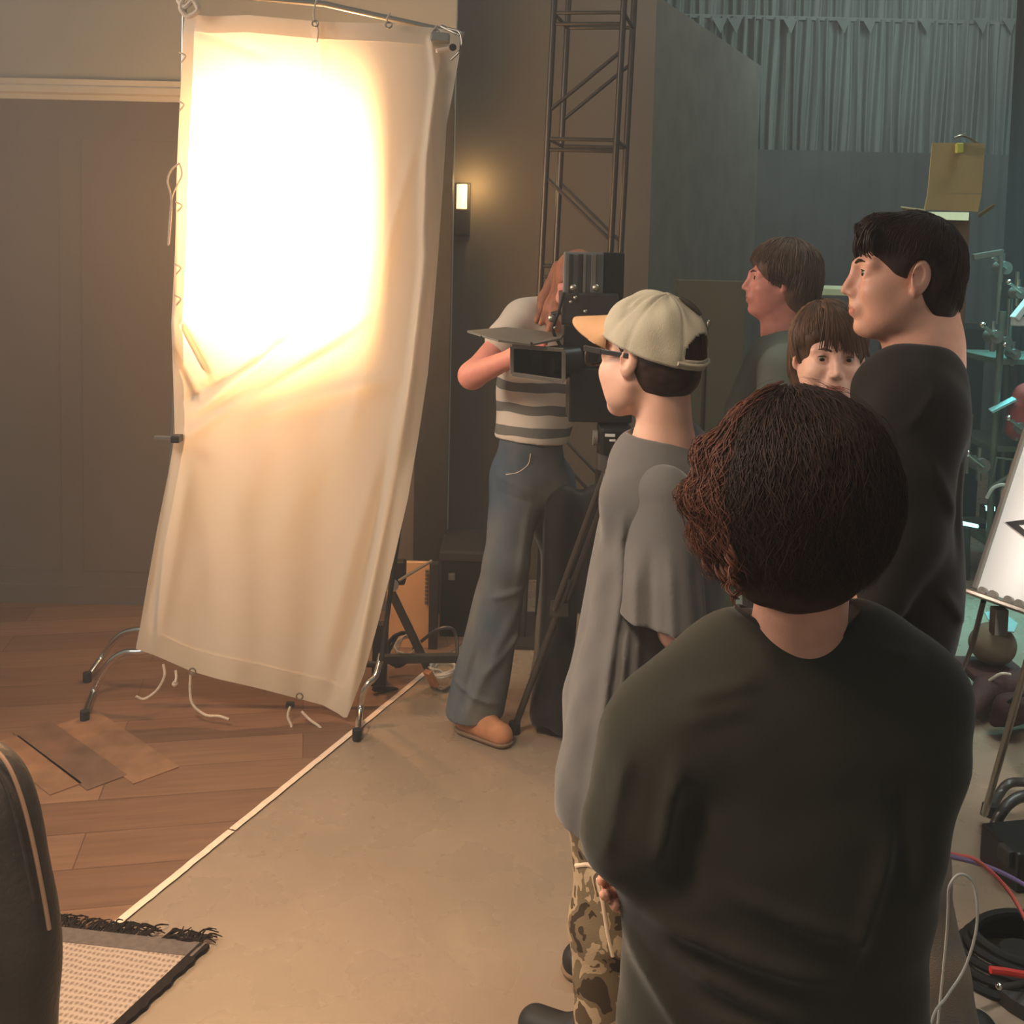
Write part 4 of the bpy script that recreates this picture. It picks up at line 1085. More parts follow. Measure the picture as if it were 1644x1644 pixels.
strands(hs, 'hair_locks', 'hair_dark', hh, H1, hs, (0.15, 0.05, 1), 5200, lambda p: 140 - 12 * math.cos(math.radians(p)), r=0.00135, seed=3, wave=0.010, wfreq=2.6, lift=0.003, n=14, center=(-0.03, 0, 0.0), R0=0.12, flick=0.006, ends=0.3)
strands(hs, 'side_locks', 'hair_rim_lit', hh, H1, hs, (0.15, 0.05, 1), 520, lambda p: 128, r=0.0017, seed=5, wave=0.014, wfreq=2.2, lift=0.005, n=16, center=(-0.03, 0, 0.0), R0=0.12, flick=0.016, ends=0.35, phi=(55, 106))  # lighter locks paint the rim light along the left of the head
strands(hs, 'flyaway_hair', 'hair_dark', hh, H1, hs, (0.15, 0.05, 1), 260, lambda p: 135, r=0.0004, seed=6, wave=0.012, wfreq=1.6, lift=0.009, n=14, center=(-0.03, 0, 0.0), R0=0.12, flick=0.010, ends=0.5)
# curls on the left side of the head, in the rim-lit hair colour
rc = random.Random(7)
Hl = H1.to_3x3()
for i in range(16):
    z0 = rc.uniform(-0.13, 0.07); a = rc.uniform(-0.075, 0.02); y0 = 0.118 - 0.25 * max(0, -z0 - 0.06)
    base = Vector((a, y0, z0)); pts = []; R = rc.uniform(0.007, 0.014); tn_ = rc.uniform(1.0, 1.8)
    for k in range(18):
        q = k / 17; an = q * tn_ * 6.28 + i; pts.append(H1 @ (base + Vector((R * math.cos(an) * (1 - .3 * q), R * 0.6 * math.sin(an), 0.012 - 0.045 * q))))
    mb = MB()
    for o_ in range(4):
        off = Hl @ Vector((rc.uniform(-.003, .003), rc.uniform(-.003, .003), rc.uniform(-.004, .004)))
        mb.tube([p + off for p in pts], [0.0018] * 12 + [0.0013] * 4 + [0.0006] * 2, 5)
    mb.build('curl', 'hair_rim_lit', hh, True)

# ---------- 2. cap, glasses, grey T-shirt
D2 = 2.10
r2 = person(965, D2, 'person in tan baseball cap, black glasses and oversized grey T-shirt, turned away')
H2 = frame_of(P(1039, 572, D2), (-0.73, 0.68, -0.03))
sb = S(); head(sb, H2, jaw=1.05, neck_to=P(1070, 745, D2 + .0), neck_r=0.054)
sb.cap(P(1062, 715, D2), P(1072, 790, D2), 0.058, 0.075, k=0.03)
sb.cap(P(1060, 800, D2 - .02), P(1085, 795, D2 + .08), 0.045, k=0.04)
sh2 = P(1066, 808, D2 - .07); el2 = P(1092, 1010, D2 - .15); wr2 = P(1160, 1130, D2 - .02)
sb.cap(sh2, el2, 0.040, 0.040, k=0.02); sb.cap(el2, wr2, 0.038, 0.027, k=0.02)
hand(sb, wr2, (0.6, 0.4, -0.5), (0.2, 1, 0), 1, 0.5)
sh3 = P(1100, 800, D2 + .26); el3 = P(1100, 1020, D2 + .30); wr3 = P(1160, 1140, D2 + .2)
sb.cap(sh3, el3, 0.048, 0.040, k=0.02); sb.cap(el3, wr3, 0.038, 0.027, k=0.02); hand(sb, wr3, (0.5, -0.2, -0.6), (0.2, -1, 0), -1, 0.5)
sb.build('body', 'skin_pale', r2, 0.0036, regions=[('lips', lips_region(H2))])
eyes(H2, r2); brows(H2, r2, 'hair_dark')
# short dark hair below the cap
hs = S(); hs.frame(H2)
hs.ell((-0.018, 0, 0.030), (0.096, 0.0775, 0.082), k=0.03)
hs.ell((-0.048, 0, -0.028), (0.066, 0.068, 0.058), k=0.03)
hs.ell((0.060, 0, -0.045), (0.078, 0.12, 0.088), k=0.012, mode='-')
hs.ell((0.095, 0, 0.02), (0.045, 0.12, 0.05), k=0.012, mode='-')
for y in (-1, 1):
    hs.ell((-0.010, y * 0.083, -0.010), (0.021, 0.02, 0.036), k=0.004, mode='-')
hs.disp.append(lambda X: 0.0012 * wob(X, 220, 4))
hs.frame()
h2 = hs.build('hair', 'hair_dark', r2, 0.0032, smooth=1)
# cap crown as six panels
CP = frame_of(H2 @ Vector((-0.018, 0, 0.028)), (H2.to_3x3() @ Vector((1, 0, 0.34))), (H2.to_3x3() @ Vector((-0.34, 0, 1))))
def cap_r(th, ph):
    """th from the top (0) to the rim (1), ph round, 0 = front"""
    a = th * math.pi / 2
    rx = 0.116
    x = math.sin(a) ** 0.86 * math.cos(ph) * rx; y = math.sin(a) ** 0.86 * math.sin(ph) * 0.090
    z = math.cos(a) ** 0.92 * 0.102 - 0.012 * th
    seam = min(abs(((ph + math.pi / 6) / (math.pi / 3)) % 1), abs(1 - ((ph + math.pi / 6) / (math.pi / 3)) % 1))
    k = 1 - 0.026 * math.exp(-(seam / 0.05) ** 2)
    w_ = 0.0030 * math.sin(ph * 5 + th * 7) * math.sin(th * math.pi) + 0.0022 * math.sin(ph * 11 - th * 9 + 1) * th * (1 - th * .6)
    # pinched creases near the front top
    w_ -= 0.009 * math.exp(-((ph - 0.75 - 0.5 * th) / 0.12) ** 2) * math.exp(-((th - 0.45) / 0.22) ** 2)
    w_ -= 0.008 * math.exp(-((ph - 1.35 + 0.3 * th) / 0.09) ** 2) * math.exp(-((th - 0.55) / 0.25) ** 2)
    if th > 0.86: k *= 1.006
    n = Vector((math.sin(a) * math.cos(ph), math.sin(a) * math.sin(ph), math.cos(a)))
    return Vector((x * k, y * k, z * k)) + n * w_
NP, NT = 144, 40; V = []; Fc = []
for i in range(NT + 1):
    for j in range(NP):
        V.append(CP @ cap_r(i / NT, j * 2 * math.pi / NP - math.pi))
def in_hole(i, j):
    ph = (j + 0.5) * 2 * math.pi / NP - math.pi; dph = math.pi - abs(ph); th = (i + 0.5) / NT
    return 0.60 < th < 0.90 and dph < 0.50 * math.sqrt(max(0, 1 - ((0.90 - th) / 0.30) ** 2))
for i in range(NT):
    for j in range(NP):
        if in_hole(i, j): continue
        a, b = i * NP + j, i * NP + (j + 1) % NP
        Fc.append((a, a + NP, b + NP, b) if i else (a, a + NP, b + NP))
cap_o = mesh_obj('cap', V, Fc, 'cap_canvas', r2)
md_ = cap_o.modifiers.new('thickness', 'SOLIDIFY'); md_.thickness = 0.0028; md_.offset = -1
# brim: curved bill with rounded outline
V = []; nb_, nl = 26, 12
for s_ in (0, 1):
    for i in range(nl + 1):
        for j in range(nb_ + 1):
            u = (j / nb_ - 0.5) * 2; v = i / nl
            yy = u * 0.074 * (1 - 0.10 * v); x0 = 0.113 * math.sqrt(max(0.0, 1 - (u * 0.074 / 0.09) ** 2))
            x = x0 + v * 0.088 * math.sqrt(max(0.0, 1 - abs(u) ** 3.0)); z = 0.014 + 0.30 * (0.113 - x0) - 0.030 * u * u - 0.036 * v + 0.003 * (1 if s_ else 0)
            V.append(CP @ Vector((x, yy, z)))
W = nb_ + 1; B = (nl + 1) * W; Fc = []
for i in range(nl):
    for j in range(nb_):
        a = i * W + j; Fc += [(a, a + 1, a + 1 + W, a + W), (a + B, a + W + B, a + W + 1 + B, a + 1 + B)]
edge = [j for j in range(W)]; edge = [i * W for i in range(nl + 1)] + [nl * W + j for j in range(1, W)] + [i * W + nb_ for i in range(nl - 1, -1, -1)]
for a, b in zip(edge, edge[1:]): Fc.append((a, b, b + B, a + B))
mesh_obj('brim', V, Fc, 'brim_suede', cap_o)
MB().ball(CP @ Vector((0.0, 0, 0.099)), (0.007, 0.007, 0.004)).build('button', 'cap_canvas', cap_o, True)
# adjusting strap below the opening and dark loop at the top of the back
st_ = [CP @ (cap_r(0.95, math.pi - 0.62 + i * 1.24 / 12 if math.pi - 0.62 + i * 1.24 / 12 <= math.pi else -math.pi + (i * 1.24 / 12 - 0.62)) * 1.012) for i in range(13)]
MB().tube(st_, 0.004, 8).build('strap', 'cap_canvas', cap_o, True)
bp_ = [CP @ (cap_r(t_, -math.pi + 0.25) * 1.02 + Vector((0, 0, 0.003))) for t_ in (0.10, 0.20, 0.30, 0.40)]
MB().tube(bp_, [0.003, 0.006, 0.006, 0.003], 8).build('fabric_loop', 'denim_dark', cap_o, True)
# glasses
def glasses(H, parent, mt='black_plastic'):
    g = MB(); rims = []
    for y in (-1, 1):
        pts = []
        for i in range(25):
            a = i * 2 * math.pi / 24; c_, s__ = math.cos(a), math.sin(a)
            pts.append(H @ Vector((0.112 - 0.006 * abs(c_), y * 0.034 + 0.027 * (abs(c_) ** 0.7) * (1 if c_ > 0 else -1), -0.002 + 0.020 * (abs(s__) ** 0.8) * (1 if s__ > 0 else -1))))
        g.tube(pts, 0.0034, 8, cap=False)
    g.tube([H @ Vector((0.112, -0.010, 0.006)), H @ Vector((0.114, 0, 0.009)), H @ Vector((0.112, 0.010, 0.006))], 0.0024, 8)
    fr_ = g.build('glasses', mt, parent, True)
    for y in (-1, 1):
        q = H.to_3x3()
        MB().beam(H @ Vector((0.112, y * 0.060, 0.014)), H @ Vector((0.055, y * 0.077, 0.011)), 0.004, 0.012, 0.001).build('temple', mt, fr_)
        MB().beam(H @ Vector((0.055, y * 0.077, 0.011)), H @ Vector((-0.012, y * 0.079, 0.006)), 0.003, 0.010, 0.001).build('temple', mt, fr_)
        MB().ball(H @ Vector((0.110, y * 0.034, -0.002)), (0.0012, 0.024, 0.018), q).build('lens', 'lens_glass', fr_, True)
lg_ = bpy.data.materials.new('lens_glass'); lg_.use_nodes = True; M['lens_glass'] = lg_
b_ = lg_.node_tree.nodes['Principled BSDF']; b_.inputs['Transmission Weight'].default_value = 1.0; b_.inputs['Roughness'].default_value = 0.02; b_.inputs['IOR'].default_value = 1.1; b_.inputs['Base Color'].default_value = (0.9, 0.9, 0.9, 1)
glasses(H2, r2)
# oversized grey T-shirt; hips pushed forward
ax2 = (0.54, 0.84, 0)   # across the shoulders
def tee2():
    s = S(); fw2 = Vector((-0.84, 0.54, 0)).normalized(); sd = Vector((0.54, 0.84, 0)).normalized()
    def slab(a, b, ra, rb, sq, k=.05): s.cap(a, b, ra, rb, k=k, ax=tuple(fw2), sq=sq)
    c1 = P(1068, 800, D2 + .04); c2 = P(1058, 950, D2 + .03); c3 = P(1030, 1110, D2 + .02); c4 = P(1003, 1240, D2 + .0)
    slab(c1, c2, 0.165, 0.175, 0.60); slab(c2, c3, 0.175, 0.185, 0.60); slab(c3, c4, 0.185, 0.20, 0.60)
    s.cap(c1 - sd * .12 + Vector((0, 0, .02)), c1 + sd * .12 + Vector((0, 0, .02)), 0.070, k=0.05)
    s.cap(P(1046, 738, D2 + .0), P(1078, 750, D2 + .05), 0.070, 0.08, k=0.05)
    # near sleeve
    s.cap(P(1062, 788, D2 - .07), P(1064, 810, D2 - .09), 0.058, 0.056, k=0.05)
    s.cap(P(1095, 800, D2 + .25), P(1100, 940, D2 + .3), 0.070, 0.085, k=0.035)
    # front of the shirt swinging forward
    s.cap(P(1002, 850, D2 + .02), P(955, 1120, D2 + .03), 0.035, 0.045, k=0.06)
    s.cap(P(955, 1120, D2 + .03), P(945, 1250, D2 + .04), 0.045, 0.045, k=0.05)
    for a, b, w_, am in (((985, 880), (925, 1250), .010, .012), ((996, 900), (955, 1275), .010, .012), ((1006, 930), (995, 1220), .011, .010), ((1010, 1040), (1040, 1180), .010, .008),
                         ((985, 800), (978, 940), .010, .008)):
        s.disp.append(ridge(a, b, D2 + .05, w_, am))
    # neckline
    s.ell(P(1062, 684, D2 + .0), (0.070, 0.072, 0.042), k=0.014, mode='-')
    s.disp.append(lambda X: 0.0035 * wob(X * np.array([1.3, 1.3, .35], np.float32), 34, 31) + 0.0015 * wob(X, 80, 32))
    return s
s2 = tee2()
s2.hem(P(960, 1286, D2), (-0.25, 0, -1))
s2.build('shirt', 'grey_cotton', r2, 0.005)
# near sleeve, wide and straight, ending above the elbow
sv = S(); sv.cap(P(1062, 804, D2 - .112), P(1064, 1040, D2 - .17), 0.069, 0.090, k=0.03, ax=(0.54, 0.84, 0), sq=0.80)
sv.hem(P(1060, 1000, D2 - .17), (-0.12, 0, -1))
for a_, b_2, w_, am in (((1004, 860), (996, 1010), .009, .009), ((1026, 850), (1020, 1010), .010, -.008), ((1052, 850), (1052, 1010), .010, .007), ((1088, 850), (1098, 1010), .012, -.006)):
    sv.disp.append(ridge(a_, b_2, D2, w_, am))
sv.disp.append(lambda X: 0.0025 * wob(X * np.array([1.2, 1.2, .4], np.float32), 40, 33))
sv.build('sleeve', 'grey_cotton', r2, 0.0045)
sd = Vector((0.54, 0.84, 0)).normalized()
def on_surface(fld, p, dirn, it=30):
    q = np.array([p], np.float32); dn = np.array((Vector(p) - CAM).normalized(), np.float32)
    for _ in range(it + 60): q += dn * float(np.clip(fld.at(q)[0], -0.01, 0.02)) * 0.8
    return Vector(q[0])
# camouflage cargo trousers
cmm = mat('camouflage', rgb(150, 132, 104), 0.9, bump=0.3, bscale=400, spec=0.15)
N_, L_, b_ = nodes_of(cmm); tc = N_.new('ShaderNodeTexCoord'); vo = N_.new('ShaderNodeTexNoise'); vo.inputs['Scale'].default_value = 13; vo.inputs['Detail'].default_value = 3; vo.inputs['Distortion'].default_value = 0.6
L_.new(tc.outputs['Object'], vo.inputs['Vector']); cr_ = N_.new('ShaderNodeValToRGB'); cr_.color_ramp.interpolation = 'CONSTANT'
for i, (p_, c_) in enumerate(((0.0, rgb(66, 54, 42)), (0.43, rgb(120, 104, 80)), (0.52, rgb(178, 156, 126)), (0.60, rgb(92, 76, 58)))):
    e = cr_.color_ramp.elements[i] if i < 2 else cr_.color_ramp.elements.new(p_)
    e.position = p_; e.color = c_
L_.new(vo.outputs['Fac'], cr_.inputs[0]); L_.new(cr_.outputs[0], b_.inputs['Base Color'])
sp = S()
for a, b, c_, dd in (((1000, 1290), (972, 1480), (972, 1760), -.05), ((1020, 1290), (1010, 1480), (1030, 1740), .16)):
    sp.cap(P(*a, D2 + dd), P(*b, D2 + dd), 0.098, 0.072, k=0.03); sp.cap(P(*b, D2 + dd), P(*c_, D2 + dd), 0.070, 0.062, k=0.03)
sp.cap(P(1010, 1230, D2), P(1010, 1300, D2 + .05), 0.14, 0.13, k=0.05)
sp.cap(P(985, 1400, D2 - .11), P(992, 1500, D2 - .10), 0.048, 0.044, k=0.012)      # cargo pocket
sp.half(P(0, 1760, D2), (0, 0, -1), k=0.004, r=3.0)
sp.disp.append(lambda X: 0.005 * wob(X * np.array([1, 1, .7], np.float32), 36, 41))
tr2 = sp.build('trousers', cmm, r2, 0.006)
MB().tube(spline([on_surface(sp, P(x, y, D2 - .4), (0, 1, 0)) for x, y in ((925, 1390), (945, 1388), (965, 1398), (985, 1410))], 5), 0.0045, 8).build('pocket_flap', 'tape', tr2, True)
MB().tube(spline([on_surface(sp, P(x, y, D2 - .4), (0, 1, 0)) for x, y in ((960, 1410), (968, 1450), (976, 1500), (984, 1535))], 5), 0.004, 8).build('pocket_edge', 'tape', tr2, True)
for dd, x in ((-.05, 972), (.16, 1030)):
    q = P(x, 1700, D2 + dd); shoe('shoe', r2, Vector((q.x + .05, q.y - .02, 0)), (-0.84, 0.5, 0), 'shoe_black', 'sole')

# ---------- 3. tall person in black
D3 = 2.0
r3 = person(1475, D3, 'tall person with short dark hair in black shirt and grey jeans, in profile')
H3 = frame_of(P(1454, 440, D3), (-0.985, 0.16, 0.0), sc=0.99)
sb = S(); head(sb, H3, jaw=1.0, nose=1.05, neck_to=P(1484, 580, D3 + .0), neck_r=0.060)
sb.cap(P(1482, 560, D3), P(1476, 650, D3 + .0), 0.062, 0.07, k=0.05)
for sg_ in (-1, 1):
    a = P(1468, 665, D3 + sg_ * .11); b = P(1450, 860, D3 + sg_ * .15); c_ = P(1400, 980, D3 + sg_ * .16)
    sb.cap(P(1475, 620, D3), a, 0.06, 0.055, k=0.03)
    sb.cap(a, b, 0.05, 0.042, k=0.02); sb.cap(b, c_, 0.038, 0.027, k=0.02); hand(sb, c_, (-0.8, 0, -0.4), (0, -sg_, 0), sg_, 0.5)
sb.build('body', 'skin', r3, 0.0034, regions=[('lips', lips_region(H3))])
eyes(H3, r3, look=(1, 0.1, -0.05)); brows(H3, r3, 'hair_dark')
hs = S(); hs.frame(H3)
hs.ell((-0.010, 0, 0.034), (0.094, 0.081, 0.084), k=0.03)
hs.ell((-0.042, 0, -0.010), (0.062, 0.072, 0.082), k=0.03)
hs.ell((-0.048, 0, -0.060), (0.046, 0.056, 0.045), k=0.03)
hs.cap((0.056, -0.03, 0.078), (0.056, 0.03, 0.078), 0.032, k=0.03)
hs.ell((0.082, 0, -0.060), (0.066, 0.13, 0.100), k=0.012, mode='-')
hs.ell((0.100, 0, 0.022), (0.034, 0.062, 0.044), k=0.012, mode='-')
hs.ell((0.010, 0, -0.092), (0.052, 0.13, 0.060), k=0.012, mode='-')
for y in (-1, 1):
    hs.ell((-0.010, y * 0.086, -0.006), (0.024, 0.026, 0.036), k=0.004, mode='-')
hs.disp.append(lambda X: 0.0022 * wob(X, 140, 51))
hs.frame()
h3 = hs.build('hair', 'hair_dark', r3, 0.0032, smooth=1)
strands(hs, 'hair_locks', 'hair_dark', h3, H3, hs, (-0.35, 0, 1), 2600, lambda p: (100 if abs(p) < 50 else (96 if abs(p) < 120 else 128)), r=0.0011, seed=13, wave=0.0022, wfreq=2.0, lift=0.0016, n=9, center=(-0.02, 0, 0.02), R0=0.10, ends=0.22)
# wavy fringe over the forehead
rc = random.Random(17)
for i in range(46):
    y0 = rc.uniform(-0.062, 0.066); x0 = 0.054 + rc.uniform(-0.01, 0.012) - 2.6 * y0 * y0; z0 = 0.098 + rc.uniform(-0.012, 0.012)
    pts = []; an = rc.uniform(0, 6.28); ln2 = rc.uniform(0.045, 0.078)
    for k in range(9):
        q = k / 8; pts.append(H3 @ Vector((x0 + 0.042 * math.sin(q * 1.9) - (0.020 * q * q), y0 + 0.006 * math.sin(q * 6 + an), z0 - ln2 * q ** 1.3 + 0.005 * math.sin(q * 8 + an))))
    mb = MB()
    for o_ in range(3):
        off = Vector((rc.uniform(-.0025, .0025), rc.uniform(-.0025, .0025), rc.uniform(-.002, .002))); mb.tube([p + off for p in pts], [0.0018] * 5 + [0.0014, 0.0011, 0.0008, 0.0004], 5)
    mb.build('fringe_lock', 'hair_dark', h3, True)
s = S(); ax3 = (1, 0, 0)
s.cap(P(1472, 655, D3 - .11), P(1472, 655, D3 + .14), 0.080, k=0.07)
s.cap(P(1450, 605, D3 - .06), P(1462, 605, D3 + .10), 0.060, k=0.05); s.cap(P(1502, 600, D3 - .06), P(1502, 600, D3 + .06), 0.046, k=0.05)
s.cap(P(1452, 720, D3), P(1442, 930, D3), 0.160, 0.150, k=0.06, ax=ax3, sq=0.60)
s.cap(P(1442, 930, D3), P(1428, 1060, D3), 0.150, 0.150, k=0.06, ax=ax3, sq=0.60)
s.cap(P(1462, 668, D3 - .12), P(1450, 860, D3 - .15), 0.066, 0.060, k=0.05); s.cap(P(1450, 860, D3 - .15), P(1415, 960, D3 - .17), 0.055, 0.045, k=0.03)
s.cap(P(1462, 668, D3 + .12), P(1450, 860, D3 + .15), 0.066, 0.060, k=0.05); s.cap(P(1450, 860, D3 + .15), P(1415, 960, D3 + .17), 0.055, 0.045, k=0.03)
s.cap(P(1405, 625, D3 - .05), P(1420, 720, D3 - .06), 0.040, 0.05, k=0.05)
s.ell(P(1470, 522, D3), (0.085, 0.085, 0.052), k=0.012, mode='-')
for a, b, w_, am in (((1440, 600), (1395, 660), .008, .007), ((1500, 700), (1490, 860), .012, -.008), ((1420, 700), (1480, 800), .012, .008), ((1450, 900), (1500, 960), .012, .008)): s.disp.append(ridge(a, b, D3, w_, am))
s.disp.append(lambda X: 0.0035 * wob(X * np.array([1, 1, .5], np.float32), 30, 55))
s.build('shirt', 'black_cotton', r3, 0.006); s3 = s
sp = S()
for dd in (-.10, .10):
    hip = P(1432, 1040, D3 + dd); kn = P(1466, 1400, D3 + dd); an_ = P(1535, 1750, D3 + dd)
    sp.cap(hip, kn, 0.086, 0.063, k=0.03); sp.cap(kn, an_, 0.063, 0.062, k=0.03)
sp.half((0, 0, 0.05), (0, 0, -1), k=0.004, r=4.0)
sp.disp.append(lambda X: 0.006 * wob(X * np.array([.7, .7, 1.2], np.float32), 40, 58))
sp.build('trousers', 'denim_grey', r3, 0.007)
for dd in (-.10, .10):
    q = P(1540, 1750, D3 + dd); shoe('shoe', r3, Vector((q.x + .06, q.y, 0)), (-1, 0.1, 0), 'shoe_black', 'sole')

# ---------- 4. person with shaggy brown hair at the back
D4 = 3.5
r4 = person(1262, D4, 'person with shaggy brown hair and grey-green T-shirt standing furthest back, in profile')
H4 = frame_of(P(1250, 449, D4), (-0.99, 0.05, 0.05))
sb = S(); head(sb, H4, nose=1.1, neck_to=P(1262, 530, D4), neck_r=0.062)
sb.cap(P(1255, 510, D4), P(1268, 575, D4), 0.062, 0.09, k=0.05)
for sg_ in (-1, 1):
    a = P(1260, 590, D4 + sg_ * .18); b = P(1250, 720, D4 + sg_ * .22); c_ = P(1225, 830, D4 + sg_ * .2)
    sb.cap(P(1265, 570, D4), a, 0.06, 0.05, k=0.03); sb.cap(a, b, 0.05, 0.04, k=0.02); sb.cap(b, c_, 0.037, 0.027, k=0.02); hand(sb, c_, (-0.2, 0, -1), (0, -sg_, 0), sg_, 0.4)
sb.build('body', 'skin_rosy', r4, 0.0042, regions=[('lips', lips_region(H4))])
eyes(H4, r4); brows(H4, r4, 'hair_brown')
def shaggy(H, back=0.0, seed=1, fr=0.0):
    hs = S(); hs.frame(H)
    hs.ell((-0.022, 0, 0.040), (0.118, 0.094, 0.098), k=0.03)
    hs.ell((-0.058, 0, -0.028), (0.078, 0.092, 0.090), k=0.03)
    hs.ell((-0.068, 0, -0.090), (0.052, 0.070, 0.050), k=0.03)
    hs.ell((0.092, 0, -0.060), (0.070, 0.078, 0.102), k=0.012, mode='-')
    hs.ell((0.112, 0, 0.010), (0.044, 0.062, 0.046 + fr), k=0.012, mode='-')
    hs.disp.append(lambda X: 0.0028 * wob(X, 110, seed)); hs.frame(); return hs
hs = shaggy(H4, seed=61)
h4 = hs.build('hair', 'hair_brown', r4, 0.004, smooth=1)
strands(hs, 'hair_locks', 'hair_brown', h4, H4, hs, (-0.1, 0, 1), 1500, lambda p: 78 if abs(p) < 45 else (118 if abs(p) < 100 else 140), r=0.0018, seed=14, wave=0.004, wfreq=1.5, lift=0.003, n=9, center=(-0.02, 0, 0.01), R0=0.11, flick=0.004, ends=0.2)
s = S()
s.cap(P(1262, 590, D4 - .17), P(1268, 590, D4 + .17), 0.075, k=0.05)
s.cap(P(1255, 556, D4 - .04), P(1262, 556, D4 + .06), 0.070, k=0.05); s.cap(P(1228, 590, D4 - .05), P(1200, 660, D4 - .04), 0.055, 0.075, k=0.06)
s.cap(P(1250, 640, D4), P(1240, 760, D4), 0.20, 0.20, k=0.06, ax=(1, 0, 0), sq=0.64); s.cap(P(1240, 760, D4), P(1238, 860, D4), 0.20, 0.195, k=0.06, ax=(1, 0, 0), sq=0.64)
s.cap(P(1256, 600, D4 - .2), P(1252, 690, D4 - .24), 0.075, 0.085, k=0.04); s.cap(P(1262, 600, D4 + .2), P(1256, 690, D4 + .24), 0.075, 0.085, k=0.04)
s.ell(P(1245, 525, D4), (0.080, 0.080, 0.045), k=0.012, mode='-')
s.disp.append(lambda X: 0.005 * wob(X * np.array([1, 1, .5], np.float32), 26, 65))
s.build('shirt', 'green_cotton', r4, 0.008)
sp = S()
for dd in (-.10, .10): sp.cap(P(1240, 850, D4 + dd), Vector((P(1245, 900, D4).x, D4 + dd, 0.08)), 0.10, 0.07, k=0.03)
sp.half((0, 0, 0.05), (0, 0, -1), k=0.004, r=5.0)
sp.build('trousers', 'denim_dark', r4, 0.009)
for dd in (-.10, .10): shoe('shoe', r4, Vector((P(1245, 900, D4).x + .05, D4 + dd, 0)), (-1, 0, 0), 'shoe_black', 'sole')

# ---------- 5. smiling person with a brown fringe
D5 = 2.40
r5 = person(1345, D5, 'smiling person with brown fringe facing the camera between two taller people')
H5 = frame_of(P(1331, 570, D5), (-0.10, -1, -0.02), sc=0.93)
sb = S(); head(sb, H5, jaw=1.0, neck_to=P(1338, 690, D5 + .03), neck_r=0.05, smile=1.2)
sb.cap(P(1338, 690, D5 + .03), P(1342, 730, D5 + .03), 0.055, 0.08, k=0.04)
for sg_ in (-1, 1):
    a = P(1342 + sg_ * 105, 745, D5 + .04); b = P(1342 + sg_ * 118, 920, D5 + .02); c_ = P(1342 + sg_ * 60, 1040, D5 - .1)
    sb.cap(P(1342, 730, D5 + .03), a, 0.05, 0.045, k=0.03); sb.cap(a, b, 0.042, 0.034, k=0.02); sb.cap(b, c_, 0.032, 0.024, k=0.02); hand(sb, c_, (-sg_ * 0.7, -.2, -0.5), (0, -1, 0), -sg_, 0.5, 0.9)
sb.build('body', 'skin_pale', r5, 0.0034, regions=[('lips', lips_region(H5))])
eyes(H5, r5, look=(1, -0.12, -0.42)); brows(H5, r5, 'hair_brown')
hs = S(); hs.frame(H5)
hs.ell((-0.020, 0, 0.040), (0.114, 0.092, 0.096), k=0.03)
hs.ell((-0.060, 0, -0.040), (0.066, 0.088, 0.100), k=0.03)
hs.ell((0.085, 0.0, -0.072), (0.074, 0.0735, 0.110), k=0.010, mode='-')
hs.ell((0.104, -0.028, 0.010), (0.042, 0.044, 0.040), k=0.035, mode='-')
hs.ell((0.006, 0.094, -0.030), (0.030, 0.016, 0.032), k=0.012, mode='-'); hs.ell((0.006, -0.094, -0.030), (0.030, 0.016, 0.032), k=0.012, mode='-')
hs.disp.append(lambda X: 0.002 * wob(X, 130, 71)); hs.frame()
h5 = hs.build('hair', 'hair_brown', r5, 0.0034, smooth=1)
strands(hs, 'hair_locks', 'hair_brown', h5, H5, hs, (0.0, -0.2, 1), 1500, lambda p: 62 if abs(p) < 40 else (80 if abs(p) < 60 else 125), r=0.0015, seed=15, wave=0.0015, wfreq=1.2, lift=0.0015, n=9, center=(-0.02, 0, 0.01), R0=0.11, ends=0.15)
rc = random.Random(27)
for i in range(46):
    f = rc.random(); y0 = -0.030 + 0.02 * rc.random(); y1 = -0.045 + 0.125 * f
    p0 = Vector((0.050, y0, 0.122 + 0.008 * rc.random())); p3 = Vector((0.100 - 5.2 * max(0, abs(y1) - .02) ** 2 - 0.012 * (y1 > .05), y1, 0.024 - 0.032 * max(0, f - .3) + rc.uniform(-.005, .009)))
    p1 = Vector((0.088, y0 + (y1 - y0) * .35, 0.108)); p2 = Vector((0.106 - 3.0 * y1 * y1, y0 + (y1 - y0) * .75, 0.066))
    mb = MB()
    for o_ in range(3):
        off = Vector((rc.uniform(0, .002), rc.uniform(-.004, .004), rc.uniform(-.003, .003)))
        mb.tube([H5 @ (q + off) for q in spline([p0, p1, p2, p3], 4)], [0.0020] * 8 + [0.0017, 0.0015, 0.0012, 0.0010, 0.0006], 5)
    mb.build('fringe_lock', 'hair_brown', h5, True)
s = S()
s.cap(P(1245, 740, D5 + .04), P(1440, 740, D5 + .04), 0.060, k=0.05); s.cap(P(1300, 705, D5 + .04), P(1385, 705, D5 + .04), 0.055, k=0.05)
s.cap(P(1342, 800, D5 + .04), P(1342, 1000, D5 + .04), 0.165, 0.16, k=0.06, ax=(0, 1, 0), sq=0.62)
s.cap(P(1236, 760, D5 + .04), P(1226, 850, D5 + .03), 0.058, 0.062, k=0.04); s.cap(P(1448, 760, D5 + .04), P(1458, 850, D5 + .03), 0.058, 0.062, k=0.04)
s.cap(P(1395, 672, D5 + .02), P(1420, 720, D5 + .02), 0.034, 0.05, k=0.05)
s.ell(P(1340, 668, D5 + .02), (0.062, 0.07, 0.05), k=0.012, mode='-')
s.disp.append(lambda X: 0.004 * wob(X, 34, 75))
s.build('shirt', 'pink_cotton', r5, 0.006)
sp = S()
